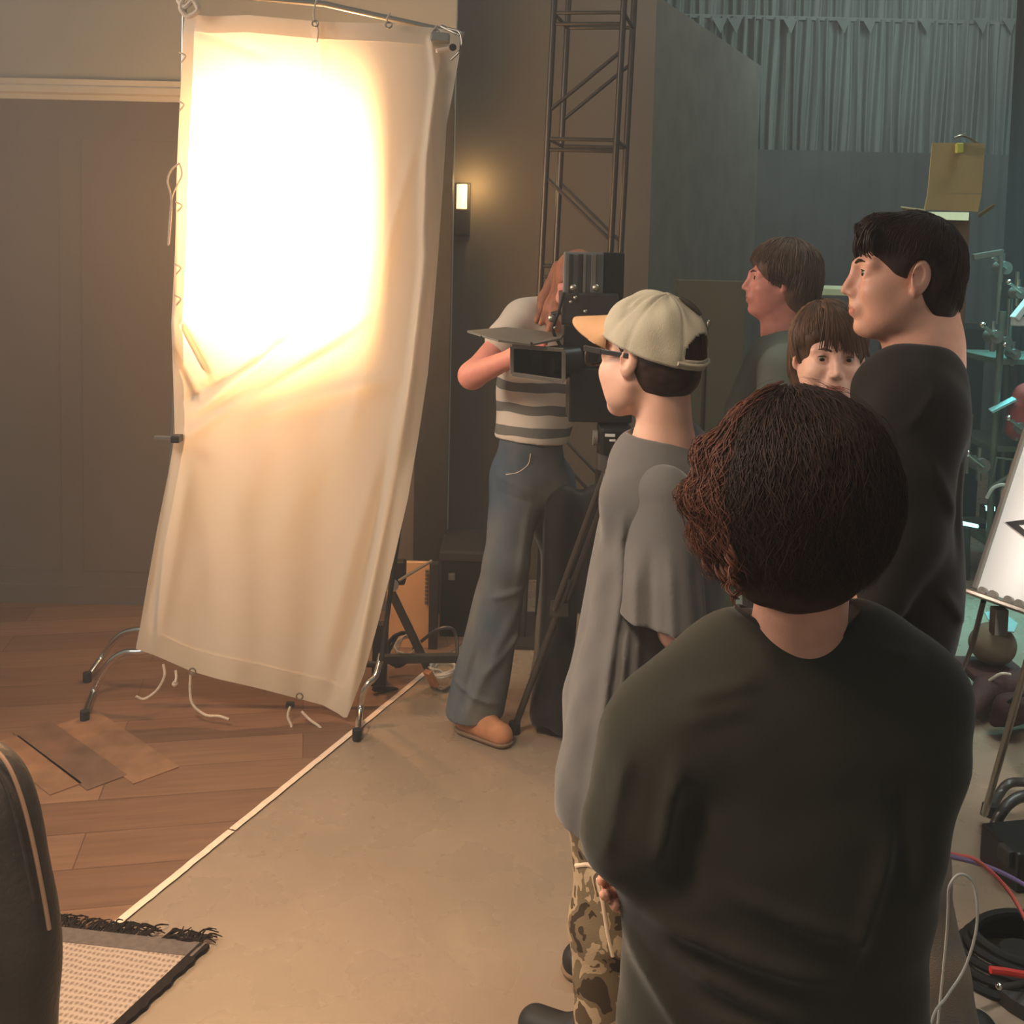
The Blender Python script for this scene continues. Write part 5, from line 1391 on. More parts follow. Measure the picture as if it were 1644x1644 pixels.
for x in (-.08, .08): sp.cap(P(1342, 1000, D5 + .04) + Vector((x, 0, 0)), Vector((r5.location.x + x, D5 + .04, 0.08)), 0.09, 0.06, k=0.03)
sp.half((0, 0, 0.05), (0, 0, -1), k=0.004, r=5.0)
sp.build('trousers', 'denim_dark', r5, 0.009)
for x in (-.08, .08): shoe('shoe', r5, Vector((r5.location.x + x, D5 + .08, 0)), (0, -1, 0), 'shoe_black', 'sole', 0.24)

# ---------- 6. camera operator: striped tee, jeans, long reddish hair
D6 = 3.62
q6 = G(790, 1180)
r6 = root('person', (q6.x, q6.y, 0), 'camera operator with long reddish hair in striped tee and blue jeans bending to the viewfinder', 'person')
H6 = frame_of(P(925, 462, D6 - .04), (-0.25, -1, -0.28), (0.1, 0, 1), sc=0.95)
sb = S(); head(sb, H6, neck_to=P(885, 545, D6 + .08), neck_r=0.05)
sR = P(838, 515, D6 + .02); eR = P(758, 603, D6 - .10); wR = P(828, 572, D6 - .24)
sL = P(945, 530, D6 + .06); eL = P(985, 640, D6 - .05); wL = P(960, 585, D6 - .25)
sb.cap(P(885, 545, D6 + .08), sR, 0.055, 0.048, k=0.03); sb.cap(P(885, 545, D6 + .08), sL, 0.055, 0.048, k=0.03)
sb.cap(sR, eR, 0.048, 0.041, k=0.025); sb.cap(eR, wR, 0.044, 0.028, k=0.025)
sb.cap(sL, eL, 0.046, 0.038, k=0.025); sb.cap(eL, wL, 0.036, 0.027, k=0.025)
hand(sb, wR, (0.9, -0.25, 0.15), (0.2, -1, 0.2), -1, 0.55, 0.95); hand(sb, wL, (-0.5, -0.5, 0.3), (-0.4, -1, 0), 1, 0.55, 0.95)
sb.build('body', 'skin_rosy', r6, 0.0046, regions=[('lips', lips_region(H6))])
eyes(H6, r6)
hs = S(); hs.frame(H6)
hs.ell((-0.020, 0, 0.038), (0.108, 0.088, 0.094), k=0.03); hs.ell((-0.05, 0, -0.03), (0.07, 0.085, 0.09), k=0.03)
hs.ell((0.085, 0, -0.05), (0.07, 0.066, 0.100), k=0.012, mode='-')
hs.frame()
for a, b, c_ in (((905, 440, -.02), (886, 490, -.06), (868, 520, -.10)), ((908, 455, -.04), (895, 500, -.08), (880, 532, -.12)), ((898, 430, .04), (876, 480, .02), (862, 515, -.04)), ((915, 470, -.05), (903, 505, -.08), (894, 538, -.11))):
    hs.cap(P(a[0], a[1], D6 + a[2]), P(b[0], b[1], D6 + b[2]), 0.026, 0.024, k=0.02); hs.cap(P(b[0], b[1], D6 + b[2]), P(c_[0], c_[1], D6 + c_[2]), 0.024, 0.010, k=0.02)
hs.disp.append(lambda X: 0.003 * wob(X * np.array([1, 1, .35], np.float32), 130, 81))
hs.build('hair', 'hair_long', r6, 0.0046, smooth=1)
# striped tee
tm_ = mat('striped_tee', rgb(205, 190, 170), 0.9, bump=0.25, bscale=500, spec=0.15)
N_, L_, b_ = nodes_of(tm_); tc = N_.new('ShaderNodeTexCoord'); sx = N_.new('ShaderNodeSeparateXYZ'); L_.new(tc.outputs['Object'], sx.inputs[0])
ns_ = N_.new('ShaderNodeTexNoise'); ns_.inputs['Scale'].default_value = 7; L_.new(tc.outputs['Object'], ns_.inputs['Vector'])
ma = N_.new('ShaderNodeMath'); ma.operation = 'MULTIPLY_ADD'; ma.inputs[1].default_value = 0.025; L_.new(ns_.outputs['Fac'], ma.inputs[0]); L_.new(sx.outputs['Z'], ma.inputs[2])
xa = N_.new('ShaderNodeMath'); xa.operation = 'MULTIPLY_ADD'; xa.inputs[1].default_value = 0.03; L_.new(sx.outputs['X'], xa.inputs[0]); L_.new(ma.outputs[0], xa.inputs[2])
m1 = N_.new('ShaderNodeMath'); m1.operation = 'MODULO'; m1.inputs[1].default_value = 0.078; L_.new(xa.outputs[0], m1.inputs[0])
m2 = N_.new('ShaderNodeMath'); m2.operation = 'GREATER_THAN'; m2.inputs[1].default_value = 0.045; L_.new(m1.outputs[0], m2.inputs[0])
zl = N_.new('ShaderNodeMath'); zl.operation = 'LESS_THAN'; zl.inputs[1].default_value = P(850, 585, D6).z; L_.new(sx.outputs['Z'], zl.inputs[0])
m3 = N_.new('ShaderNodeMath'); m3.operation = 'MULTIPLY'; L_.new(m2.outputs[0], m3.inputs[0]); L_.new(zl.outputs[0], m3.inputs[1])
mx = N_.new('ShaderNodeMix'); mx.data_type = 'RGBA'; mx.inputs[6].default_value = rgb(206, 190, 172); mx.inputs[7].default_value = rgb(112, 108, 100); L_.new(m3.outputs[0], mx.inputs[0]); L_.new(mx.outputs[2], b_.inputs['Base Color'])
s = S(); axd = (0.1, 1, 0)
s.cap(P(875, 545, D6 + .06), P(868, 620, D6 + .05), 0.145, 0.138, k=0.05, ax=axd, sq=0.66)
s.cap(P(868, 620, D6 + .05), P(852, 706, D6 + .0), 0.138, 0.124, k=0.05, ax=axd, sq=0.76)
s.cap(P(846, 512, D6 + .03), P(935, 520, D6 + .08), 0.062, 0.06, k=0.05)
s.cap(P(838, 512, D6 + .02), P(810, 545, D6 - .03), 0.062, 0.066, k=0.03); s.cap(P(940, 530, D6 + .06), P(962, 580, D6 + .0), 0.060, 0.060, k=0.03)
s.hem(P(850, 706, D6), (-0.08, 0, -1), r=0.6)
s.ell(P(892, 505, D6 + .03), (0.075, 0.08, 0.05), k=0.012, mode='-')
s.disp.append(lambda X: 0.0045 * wob(X, 36, 85))
s.build('shirt', tm_, r6, 0.0055)
# jeans
jm = mat('faded_jeans', rgb(70, 84, 96), 0.9, nscale=3.2, color2=rgb(128, 120, 106), bump=0.4, bscale=500, spec=0.15, stretch=(1, 1, .5))
s = S()
s.cap(P(852, 716, D6 + .0), P(850, 770, D6 + .03), 0.112, 0.126, k=0.05, ax=(0, 1, 0), sq=0.70)
kA = P(812, 905, D6 - .06); fA = P(762, 1143, D6 - .02)
s.cap(P(832, 770, D6 + .0), kA, 0.096, 0.074, k=0.04); s.cap(kA, fA, 0.076, 0.104, k=0.03)
kB = P(905, 900, D6 + .18); fB = P(888, 1120, D6 + .28)
s.cap(P(880, 775, D6 + .06), kB, 0.096, 0.076, k=0.03); s.cap(kB, fB, 0.076, 0.095, k=0.03)
s.hem(P(762, 1146, D6 - .02), (0.05, 0, -1), r=0.35)
s.half((0, 0, 0.06), (0, 0, -1), k=0.004, r=5.0)
for a, b, w_, am in (((830, 960), (750, 1120), .02, .012), ((840, 1000), (780, 1060), .014, .012), ((790, 940), (845, 930), .012, .010), ((800, 755), (855, 785), .010, .008), ((800, 780), (860, 800), .008, -.006), ((850, 800), (830, 930), .014, .008), ((770, 1020), (740, 1130), .012, -.010), ((735, 1080), (800, 1110), .010, .010)):
    s.disp.append(ridge(a, b, D6, w_, am))
s.disp.append(lambda X: 0.005 * wob(X * np.array([1, 1, 1.4], np.float32), 30, 88))
jo = s.build('jeans', jm, r6, 0.0065)
pk = [on_surface(s, P(x, y, D6 - .6), (0, 1, 0)) for x, y in ((852, 728), (848, 745), (832, 758), (812, 762))]
MB().tube(spline(pk, 5), 0.0015, 6).build('pocket_edge', 'tape', jo, True)
ft = G(738, 1172); shoe('shoe', r6, Vector((ft.x, ft.y, 0)), (P(806, 1190, 3.6) - P(738, 1172, 3.66)) * Vector((1, 1, 0)) + Vector((0, -0.05, 0)), 'suede', 'sole', 0.23)
ft = P(880, 1130, D6 + .30); shoe('shoe', r6, Vector((ft.x, ft.y, 0)), (0.5, -0.8, 0), 'suede', 'sole', 0.24)
# ============================================================ cinema camera on its tripod
DC = 3.22
t = root('tripod', G(955, 1275), 'black tripod carrying the cinema camera in front of the operator', 'tripod')
ap = P(985, 742, DC)
MB().cyl(ap + Vector((0, 0, -.02)), ap + Vector((0, 0, .03)), 0.055).build('bowl', 'black_metal', t, True)
MB().box(ap + Vector((0, 0, .075)), (0.10, 0.13, 0.085), bev=0.012).build('fluid_head', 'black_plastic', t)
MB().ball(ap + Vector((-.01, -.075, -0.015)), 0.022).build('knob', 'grey_metal', t, True)
MB().cyl(ap + Vector((-.055, -.03, .08)), ap + Vector((-.068, -.03, .08)), 0.024).build('dial', 'grey_metal', t, True)
MB().box(ap + Vector((-.02, -.068, .095)), (0.03, 0.006, 0.008)).build('marking', 'white_board', t)
MB().box(ap + Vector((-.012, -.068, .080)), (0.018, 0.006, 0.006)).build('marking', 'white_board', t)
MB().tube([ap + Vector((.04, .02, .07)), ap + Vector((.30, .10, -.10))], 0.008).build('pan_handle', 'black_metal', t, True)
for f, w_ in ((G(826, 1168, .02), 0.0), (G(952, 1330, .02), 0.0), (G(1075, 1185, .02), 0.0)):
    d_ = (f - ap); sd_ = d_.cross(Z).normalized() * 0.022; mid = ap + d_ * 0.52
    lg_ = MB()
    for q in (-1, 1): lg_.tube([ap + sd_ * q, mid + sd_ * q], 0.010, 10)
    lg_.tube([mid - d_ * 0.10, f], 0.012, 10); lg_.box(mid, (0.06, 0.035, 0.045), bev=0.004)
    o = lg_.build('leg', 'black_metal', t, True)
    MB().cyl(f - Vector((0, 0, .02)), f + Vector((0, 0, .02)), 0.02).build('rubber_foot', 'rubber', o, True)
MB().tube([P(931, 985, DC), P(926, 1045, DC)], 0.008, 8).build('lower_tube', 'steel', t, True)

t = root('cinema_camera', ap + Vector((0, 0, .12)), 'dark cinema camera with matte box and grey top flag held by the operator', 'camera')
bx = P(960, 580, DC)
def cb(x0, y0, x1, y1, d0, dep, mt, nm, par=None, bev=0.006):
    a = P(x0, y0, d0); b = P(x1, y1, d0); return MB().box(((a.x + b.x) / 2, d0 + dep / 2, (a.z + b.z) / 2), (abs(b.x - a.x), dep, abs(a.z - b.z)), bev=bev).build(nm, mt, par or t)
cb(915, 590, 1015, 680, DC - .03, 0.20, 'black_plastic', 'body')
cb(905, 520, 1010, 592, DC - .02, 0.26, 'black_plastic', 'body')
cb(1000, 540, 1050, 650, DC + .02, 0.20, 'black_plastic', 'battery')
cb(902, 470, 992, 524, DC - .02, 0.22, 'black_metal', 'magazine')
# grey panel in front of the operator's face, with vertical bars
M['bluegrey'] = mat('bluegrey', rgb(112, 110, 108), 0.45, var=0.1, nscale=8)
pn = cb(906, 404, 968, 484, DC + .02, 0.045, 'bluegrey', 'monitor')
for x, w_, mt in ((914, 4, 'dark_paint'), (929, 5, 'dark_paint'), (937, 3, 'grey_metal'), (950, 6, 'grey_metal')):
    cb(x, 408, x + w_, 470, DC + .012, 0.014, mt, 'bar', pn, 0.001)
cb(968, 405, 1000, 520, DC + .03, 0.06, 'black_plastic', 'handle')
for px, py, r in ((921, 462, .011), (924, 478, .007), (957, 462, .012), (917, 485, .006), (886, 511, .012), (891, 526, .006), (940, 500, .007), (935, 523, .007)):
    MB().ball(P(px, py, DC - .035), r).build('knob', 'steel', t, True)
MB().tube(spline([P(905, 470, DC - .03), P(897, 500, DC - .05), P(888, 530, DC - .03), P(900, 556, DC - .02)], 5), 0.005).build('cable', 'rubber', t, True)
MB().tube([P(885, 505, DC), P(905, 500, DC)], 0.008).build('rod', 'black_metal', t, True)
MB().cyl(P(925, 575, DC - .02), P(880, 580, DC - .06), 0.045).build('lens', 'black_plastic', t, True)
# matte box: open hood
q = [P(822, 556, DC - .10), P(905, 562, DC - .12), P(905, 612, DC - .12), P(822, 600, DC - .10)]
qb = [P(850, 562, DC + .05), P(915, 562, DC + .03), P(915, 604, DC + .03), P(850, 598, DC + .05)]
mb = MB(); cq = sum(q, Vector()) / 4
inn = [p.lerp(cq, 0.10) for p in q]
v = q + inn + qb
mb.add(v, [(0, 1, 5, 4), (1, 2, 6, 5), (2, 3, 7, 6), (3, 0, 4, 7), (0, 8, 9, 1), (1, 9, 10, 2), (2, 10, 11, 3), (3, 11, 8, 0), (8, 9, 10, 11)])
mb.build('matte_box', 'black_plastic', t)
mb = MB()
for i in range(4): mb.beam(q[i], q[(i + 1) % 4], 0.012, 0.012, 0.002)
mb.build('matte_box_rim', 'grey_metal', t)
mb = MB().prism([P(750, 534, DC - .14), P(812, 528, DC + .03), P(905, 538, DC + .06), P(900, 546, DC - .06), P(852, 556, DC - .20), P(800, 549, DC - .22)], (0, 0, 0.006))
fo = mb.build('top_flag', 'grey_metal', t)
for px, py in ((772, 541), (853, 551)): MB().ball(P(px, py, DC - .20), 0.004).build('rivet', 'dark_paint', fo, True)

# ============================================================ things at the back
# upright open carton with its flaps out
t = root('cardboard_carton', P(1530, 560, 3.4), 'tall brown cardboard carton with open flaps and a clipped up lid', 'carton')
DB = 3.4
def quad(pts, d, th, mt, nm):
    q_ = [P(x, y, d) for x, y in pts]; return MB().prism(q_, (0, th, 0)).build(nm, mt, t)
quad([(1497, 229), (1582, 230), (1576, 311), (1490, 310)], DB, 0.006, 'cardboard', 'lid')
quad([(1490, 310), (1576, 312), (1570, 340), (1484, 337)], DB - .004, 0.006, 'cardboard', 'lid_fold')
q_ = [P(1482, 340, DB - .12), P(1556, 341, DB - .12), P(1555, 354, DB - .16), P(1481, 352, DB - .16)]
MB().prism(q_, (0, 0.004, 0)).build('front_flap', 'cardboard_pale', t)
MB().prism([P(1484, 338, DB - .1), P(1446, 333, DB - .08), P(1448, 337, DB + .1), P(1488, 343, DB + .1)], (0, 0, 0.004)).build('side_flap', 'cardboard_pale', t)
MB().prism([P(1570, 345, DB - .1), P(1596, 328, DB - .08), P(1597, 332, DB + .1), P(1572, 350, DB + .1)], (0, 0, 0.004)).build('side_flap', 'cardboard', t)
a_, b__ = P(1487, 346, DB - .12), P(1556, 346, DB - .12); zc = a_.z
MB().box(((a_.x + b__.x) / 2, DB - .02, zc / 2), (b__.x - a_.x, 0.22, zc), bev=0.004).build('body', 'cardboard_brown', t)
t = root('spring_clamp', P(1540, 240, DB - .02), 'yellow-tipped spring clamp on top of the raised carton lid', 'clamp')
MB().box(P(1540, 238, DB - .012), (0.022, 0.02, 0.032), bev=0.004).build('jaw', 'yellow_paint', t)
MB().tube(spline([P(1532, 222, DB - .01), P(1543, 218, DB - .01), P(1556, 222, DB), P(1572, 232, DB + .01)], 4), 0.004).build('handle', 'steel', t, True)
# olive folding panels behind the person with the cap
t = tag(MB().box(((P(1098, 450, 4.4).x + P(1214, 450, 4.4).x) / 2, 4.6, P(1150, 452, 4.4).z / 2), (P(1214, 450, 4.4).x - P(1098, 450, 4.4).x, 0.04, P(1150, 452, 4.4).z), bev=0.004).build('display_board', 'olive_board'),
        'olive green display board standing behind the cap wearer', 'board')
t = root('work_table', (P(1350, 500, 5.3).x, 5.3, 0), 'high table with pale green top behind the heads of the group', 'table')
a_, b__ = P(1300, 468, 5.1), P(1490, 468, 5.1)
MB().box(((a_.x + b__.x) / 2, 5.35, a_.z), (b__.x - a_.x, 0.5, 0.035), bev=0.005).build('tabletop', 'cardboard_pale', t)
for x in (a_.x + .04, b__.x - .04):
    for y in (5.15, 5.55): MB().box((x, y, a_.z / 2), (0.04, 0.04, a_.z - .03)).build('leg', 'olive_board', t)
# small stand tip with a bright knob next to the cap
t = root('light_stand', G(1136, 1000), 'thin black light stand with a small bright knob just behind the cap', 'light stand')
c_ = P(1134, 520, 4.15)
MB().tube([(c_.x, c_.y, 0.25), (c_.x, c_.y, c_.z)], 0.009).build('pole', 'black_metal', t, True)
MB().ball(c_ + Vector((0.005, -.02, .0)), (.008, .008, .018)).build('knob', 'steel', t, True)
for k in range(3):
    an = 0.5 + k * 2.09; MB().tube([(c_.x, c_.y, 0.45), (c_.x + .22 * math.cos(an), c_.y + .22 * math.sin(an), 0.02)], 0.008).build('leg', 'black_metal', t, True)

# ============================================================ equipment trolley at the right
DT = 5.3
t = root('equipment_trolley', G(1640, 930), 'metal equipment trolley with greenish uprights and shelves full of grip gear', 'trolley')
fr_ = mat('trolley_metal', rgb(104, 112, 98), 0.4, metal=0.4, var=0.1)
def xz(px, py, d=DT): return P(px, py, d)
def tub(pts, r, mt, nm, par): return MB().tube([P(x, y, d) for x, y, d in pts], r * 1.45, 10).build(nm, mt, par, True)
tub([(1610, 500, DT), (1596, 700, DT), (1585, 925, DT)], 0.012, fr_, 'upright', t)
tub([(1622, 480, DT + .4), (1604, 893, DT + .4)], 0.010, fr_, 'upright', t)
tub([(1740, 500, DT), (1715, 925, DT)], 0.012, fr_, 'upright', t)
for y, dd in ((580, 0), (720, 0), (872, 0)):
    a_, b__ = P(1598 - (y - 580) * .05, y, DT), P(1730, y + 4, DT)
    MB().box(((a_.x + b__.x) / 2, DT + .24, a_.z), (b__.x - a_.x, 0.5, 0.03), bev=0.003).build('shelf', fr_, t)
tub([(1588, 785, DT - .02), (1628, 760, DT - .05)], 0.009, fr_, 'bracket', t); tub([(1594, 765, DT - .02), (1600, 735, DT - .03), (1626, 738, DT - .04), (1622, 760, DT - .05)], 0.006, fr_, 'bracket', t)
# tape label stuck on the upright
tag(MB().beam(P(1590, 660, DT - .03), P(1629, 640, DT - .05), 0.012, 0.060, 0.002, up=(0, 1, 0)).build('tape_strip', 'teal_card'), 'pale teal strip of tape slanting across the trolley upright', 'tape')
# grip heads and pins
def grip(px, py, d, s_, label):
    s_ = s_ * 1.5
    t = root('grip_head', P(px, py, d), label, 'grip head', 'grip heads on the trolley')
    c_ = P(px, py, d)
    MB().cyl(c_ + Vector((0, -.03, 0)) * s_, c_ + Vector((0, .03, 0)) * s_, 0.022 * s_).build('disc', 'grey_metal', t, True)
    MB().tube([c_ + Vector((0, -.03, 0)) * s_, c_ + Vector((-.05, -.04, .035)) * s_], 0.006 * s_, 8).build('handle', 'steel', t, True)
    MB().ball(c_ + Vector((-.055, -.042, .04)) * s_, 0.011 * s_).build('knob', 'chrome', t, True)
    MB().cyl(c_ + Vector((0, 0, -.05)) * s_, c_ + Vector((0, 0, .05)) * s_, 0.008 * s_).build('pin', 'steel', t, True)
for i, (px, py, d, s_, lb_) in enumerate(((1594, 540, DT - .02, 1.0, 'chrome grip head clamped at the top of the trolley upright'), (1612, 548, DT, 0.8, 'small chrome grip head right beside the trolley upright'), (1609, 430, DT + .1, 1.0, 'chrome grip head high above the trolley, beside the black drape'),
        (1634, 470, DT, 0.9, 'chrome grip head on the short post at the right picture edge'), (1626, 568, DT, 0.8, 'chrome grip head standing on the top shelf of the trolley'), (1634, 686, DT - .05, 0.9, 'chrome grip head hanging above the bracket of the trolley'),
        (1572, 745, DT - .02, 1.1, 'dull grip head hanging at the dark left side of the trolley'))):
    grip(px, py, d, s_, lb_)
for (x0, y0, x1, y1, lb_) in ((1609, 400, 1600, 520, 'thin steel rod rising from the trolley beside the upright'), (1634, 436, 1632, 470, 'short steel post at the right picture edge'), (1621, 480, 1615, 560, 'steel rod standing behind the trolley upright'), (1560, 665, 1552, 760, 'dull steel rod hanging left of the trolley')):
    tag(MB().tube([P(x0, y0, DT + .03), P(x1, y1, DT + .03)], 0.010, 8).build('steel_rod', 'steel', None, True), lb_, 'rod', 'steel rods by the trolley')
tag(MB().beam(P(1562, 413, DT), P(1608, 405, DT), 0.03, 0.03, 0.003).build('metal_bracket', 'steel'), 'short bright metal bracket catching teal light above the trolley', 'bracket')
# white clamp lamp arm
t = root('work_lamp', P(1644, 500, DT - .1), 'pale folding lamp arm leaning over the top of the trolley', 'lamp')
MB().beam(P(1628, 512, DT - .1), P(1662, 470, DT - .1), 0.055, 0.03, 0.004).build('arm', 'white_rubber', t); MB().box(P(1640, 516, DT - .1), (0.09, 0.04, 0.045), bev=0.006).build('shade', 'white_rubber', t)
# red bag on the shelf
s = S(); s.cap(P(1652, 640, DT - .02), P(1650, 680, DT - .02), 0.082, 0.092, k=0.02); s.cap(P(1632, 655, DT - .02), P(1630, 692, DT - .02), 0.045, 0.045, k=0.03)
s.disp.append(lambda X: 0.003 * wob(X, 60, 91))
q = P(1640, 718, DT); o = root('red_bag', q, 'red bag sitting on the middle shelf of the trolley', 'bag'); s.build('bag_body', 'red_cloth', o, 0.006)
MB().tube(spline([P(1630, 655, DT - .06), P(1640, 638, DT - .06), P(1655, 640, DT - .06)], 4), 0.005).build('strap', 'dark_red', o, True)
# white cloth and hose hanging from the trolley
s = S(); s.cap(P(1618, 790, DT - .06), P(1606, 880, DT - .05), 0.034, 0.026, k=0.02); s.disp.append(lambda X: 0.003 * wob(X * np.array([1, 1, .3], np.float32), 120, 92))
o = root('white_rag', P(1612, 880, DT - .06), 'pale rag hanging beside the whiteboard from the trolley', 'rag'); s.build('rag_cloth', 'white_rubber', o, 0.005)
cable([P(1584, 800, DT - .05), P(1594, 784, DT - .06), P(1610, 778, DT - .07), P(1622, 784, DT - .07)], 0.009, 'white_rubber', 'white hose arching over the rag on the trolley')
# glowing teal tube on the floor behind and its neighbours
te = mat('teal_glow', rgb(190, 255, 245), 0.3, emit=(0.45, 1.0, 0.92, 1), estr=2.2)
g0, g1 = P(1536, 838, 5.4), P(1570, 845, 5.4)
t = root('light_tube', P(1553, 850, 5.4), 'teal glowing light tube lying low behind the tall person', 'light tube')
MB().tube([g0, g1], 0.010, 10).build('tube', te, t, True); MB().tube([g1, g1 + Vector((.04, 0, 0))], 0.012, 10).build('end_cap', 'black_plastic', t, True)
for px, py in ((1541, 858),): MB().beam(P(1552, 846, 5.42), G(1552, 930), 0.03, 0.03, .004).build('stand', 'black_metal', t)
t = root('indicator_lamp', P(1589, 816, DT + .02), 'small teal indicator lamp glowing beside the rag', 'lamp')
MB().box(P(1589, 816, DT + .02), (0.045, 0.03, 0.024), bev=0.004).build('lens', te, t); MB().box(P(1590, 822, DT + .045), (0.09, 0.06, 0.07), bev=0.006).build('housing', 'black_plastic', t)
# dark tall case behind the tall person
t = root('tall_case', G(1555, 845), 'tall dark equipment case standing between the tall person and the trolley', 'case')
a_, b__ = P(1500, 520, 6.3), P(1584, 520, 6.3)
MB().box(((a_.x + b__.x) / 2, 6.5, a_.z / 2 + .06), (b__.x - a_.x, 0.4, a_.z - .12), bev=0.01).build('body', 'black_cotton', t)
MB().box(((a_.x + b__.x) / 2, 6.5, a_.z - .01), (b__.x - a_.x + .01, 0.41, 0.04), bev=0.008).build('lid', 'black_metal', t)
for dx in (-.1, .1): MB().cyl(((a_.x + b__.x) / 2 + dx, 6.4, 0.03), ((a_.x + b__.x) / 2 + dx + .03, 6.4, 0.03), 0.03).build('caster', 'rubber', t, True)

# ============================================================ whiteboard on its stand
BA = P(1566, 945, 2.35); BU = P(1652, 682, 2.42) - BA; BRt = P(1648, 1008, 2.22) - BA
BU = BU.normalized() * 0.62; BRt = BRt.normalized(); BRt = (BRt - BU.normalized() * BRt.dot(BU.normalized())).normalized() * 0.85
bn = BRt.cross(BU).normalized()
if bn.y > 0: bn = -bn
t = root('whiteboard', G(1600, 1330), 'white dry-erase board tilted on a metal stand at the right edge', 'whiteboard')
wbd = MB().prism([BA, BA + BRt, BA + BRt + BU, BA + BU], -bn * 0.014).build('panel', 'white_board', t)
e = MB()
for a_, b__ in ((BA, BA + BU), (BA + BU, BA + BU + BRt)): e.beam(a_, b__, 0.010, 0.018, 0.002)
e.build('edge_frame', 'grey_metal', t)
u_ = BU.normalized(); r_ = BRt.normalized()
tr = MB().box(BA + BRt * .5 - u_ * 0.012 + bn * 0.014, (0.86, 0.05, 0.012), Matrix((r_, bn, u_)).transposed(), 0.003).build('tray', 'steel', t)
for i, f in enumerate((.045, .075, .12, .15, .18, .24)):
    p = BA + BRt * f - u_ * 0.002 + bn * 0.022; MB().cyl(p, p + bn * 0.012, 0.010).build('magnet', 'grey_metal', tr, True)
# black marker stroke: bold arrow
m0 = P(1630, 846, 2.38)
k_ = (m0 - BA); uu = k_.dot(u_); rr2 = k_.dot(r_); m0 = BA + u_ * uu + r_ * rr2 + bn * 0.0012
MB().prism([m0, m0 + r_ * .075 + u_ * .030, m0 + r_ * .075 + u_ * .018, m0 + r_ * .032 + u_ * 0.002, m0 + r_ * .080 - u_ * .018, m0 + r_ * .074 - u_ * .028], bn * 0.0006).build('marker_stroke', 'marker', t)
MB().tube([P(1579, 965, 2.33), P(1560, 1040, 2.50), G(1534, 1104, .015)], 0.006, 8).build('leg', 'black_metal', t, True)
MB().tube([P(1650, 1060, 2.24), G(1581, 1306, .03)], [0.008, 0.010], 10).build('leg', 'steel', t, True)
f = G(1581, 1308, 0.0); MB().cyl(f, f + Vector((.004, 0, .035)), 0.013).build('rubber_foot', 'rubber', t, True)
MB().tube([P(1656, 1040, 2.26), G(1760, 1300, .015)], 0.010, 10).build('leg', 'steel', t, True)
MB().box(BA + BRt * .09 - u_ * 0.05, (0.03, 0.03, 0.06), bev=0.004).build('bracket', 'grey_metal', t)

# card and round brown weight bags on a stand behind
tag(MB().prism([G(1580, 984, .30) , G(1606, 982, .30), G(1634, 1002, .30), G(1628, 1016, .30), G(1596, 1012, .30)], (0, 0, .004)).build('paper_card', 'teal_card'), 'pale teal card lying on the brown round bag below the whiteboard', 'card')
cc = G(1606, 1020, .30); 
s = S(); cc = cc + Vector((0.02, 0.12, 0)); s.ell((cc.x + .02, cc.y + .02, .215), (0.085, 0.085, 0.08), k=0.01); s.disp.append(lambda X: 0.003 * wob(X, 50, 95))
o = root('weight_bag', (cc.x + .02, cc.y + .02, 0.13), 'round brown weight bag under the teal card', 'weight bag', 'weight bags'); s.build('bag_body', 'cardboard_brown', o, 0.006)
MB().box((cc.x + .02, cc.y + .02, .115), (0.22, 0.20, 0.03), bev=0.01).build('base', 'dark_red', o)
MB().box((cc.x + .02, cc.y + .04, .05), (0.05, 0.05, 0.10)).build('pedestal', 'black_metal', o)
for pts, lb_ in ((((1550, 1128), (1590, 1105), (1640, 1100)), 'dark red sandbag slung across the stand leg below the brown bag'), (((1598, 1135), (1620, 1140), (1660, 1130)), 'brown sandbag under the dark red one beside the steel leg')):
    s = S(); q = [G(x, y, .10) for x, y in pts]
    s.cap(q[0] - Vector((0, 0, .05)), q[1] + Vector((0, 0, .0)), 0.022, 0.05, k=0.03); s.cap(q[1], q[2], 0.05, 0.06, k=0.03)
    s.disp.append(lambda X: 0.005 * wob(X, 45, 96)); zmin = 0.035
    s.half((0, 0, 0.012), (0, 0, -1), k=0.005, r=6)
    o = root('sandbag', (q[1].x, q[1].y, 0), lb_, 'sandbag', 'sandbags'); s.build('bag_body', 'dark_red', o, 0.007)
    MB().tube(spline([q[1] + Vector((-.02, -.03, .04)), q[1] + Vector((.01, -.05, .075)), q[1] + Vector((.05, -.04, .07))], 4), 0.006).build('strap', 'rope' if 'slung' in lb_ else 'rubber', o, True)
# black rolling base at the lower right
t = root('rolling_base', G(1640, 1400), 'black curved metal base of a rolling stand at the lower right', 'stand')
b0 = [G(1587, 1362, .02), P(1596, 1330, 2.97), P(1608, 1304, 2.98), P(1628, 1284, 3.0), P(1656, 1276, 3.02), P(1720, 1270, 3.1)]
MB().tube(spline(b0, 6), 0.016, 12).build('leg', 'black_metal', t, True)
b0 = [G(1592, 1300, .015), P(1604, 1275, 3.18), P(1620, 1258, 3.19), P(1650, 1256, 3.2), P(1720, 1262, 3.15)]
MB().tube(spline(b0, 6), 0.014, 12).build('leg', 'black_metal', t, True)
for q in (G(1587, 1362, .02), G(1592, 1300, .02)): MB().cyl(q - Vector((0, 0, .02)), q + Vector((0, 0, .015)), 0.018).build('rubber_foot', 'rubber', t, True)
q = P(1720, 1265, 3.1); MB().box((q.x, q.y, 0.35), (0.09, 0.2, 0.70), bev=0.006).build('post', 'black_metal', t)
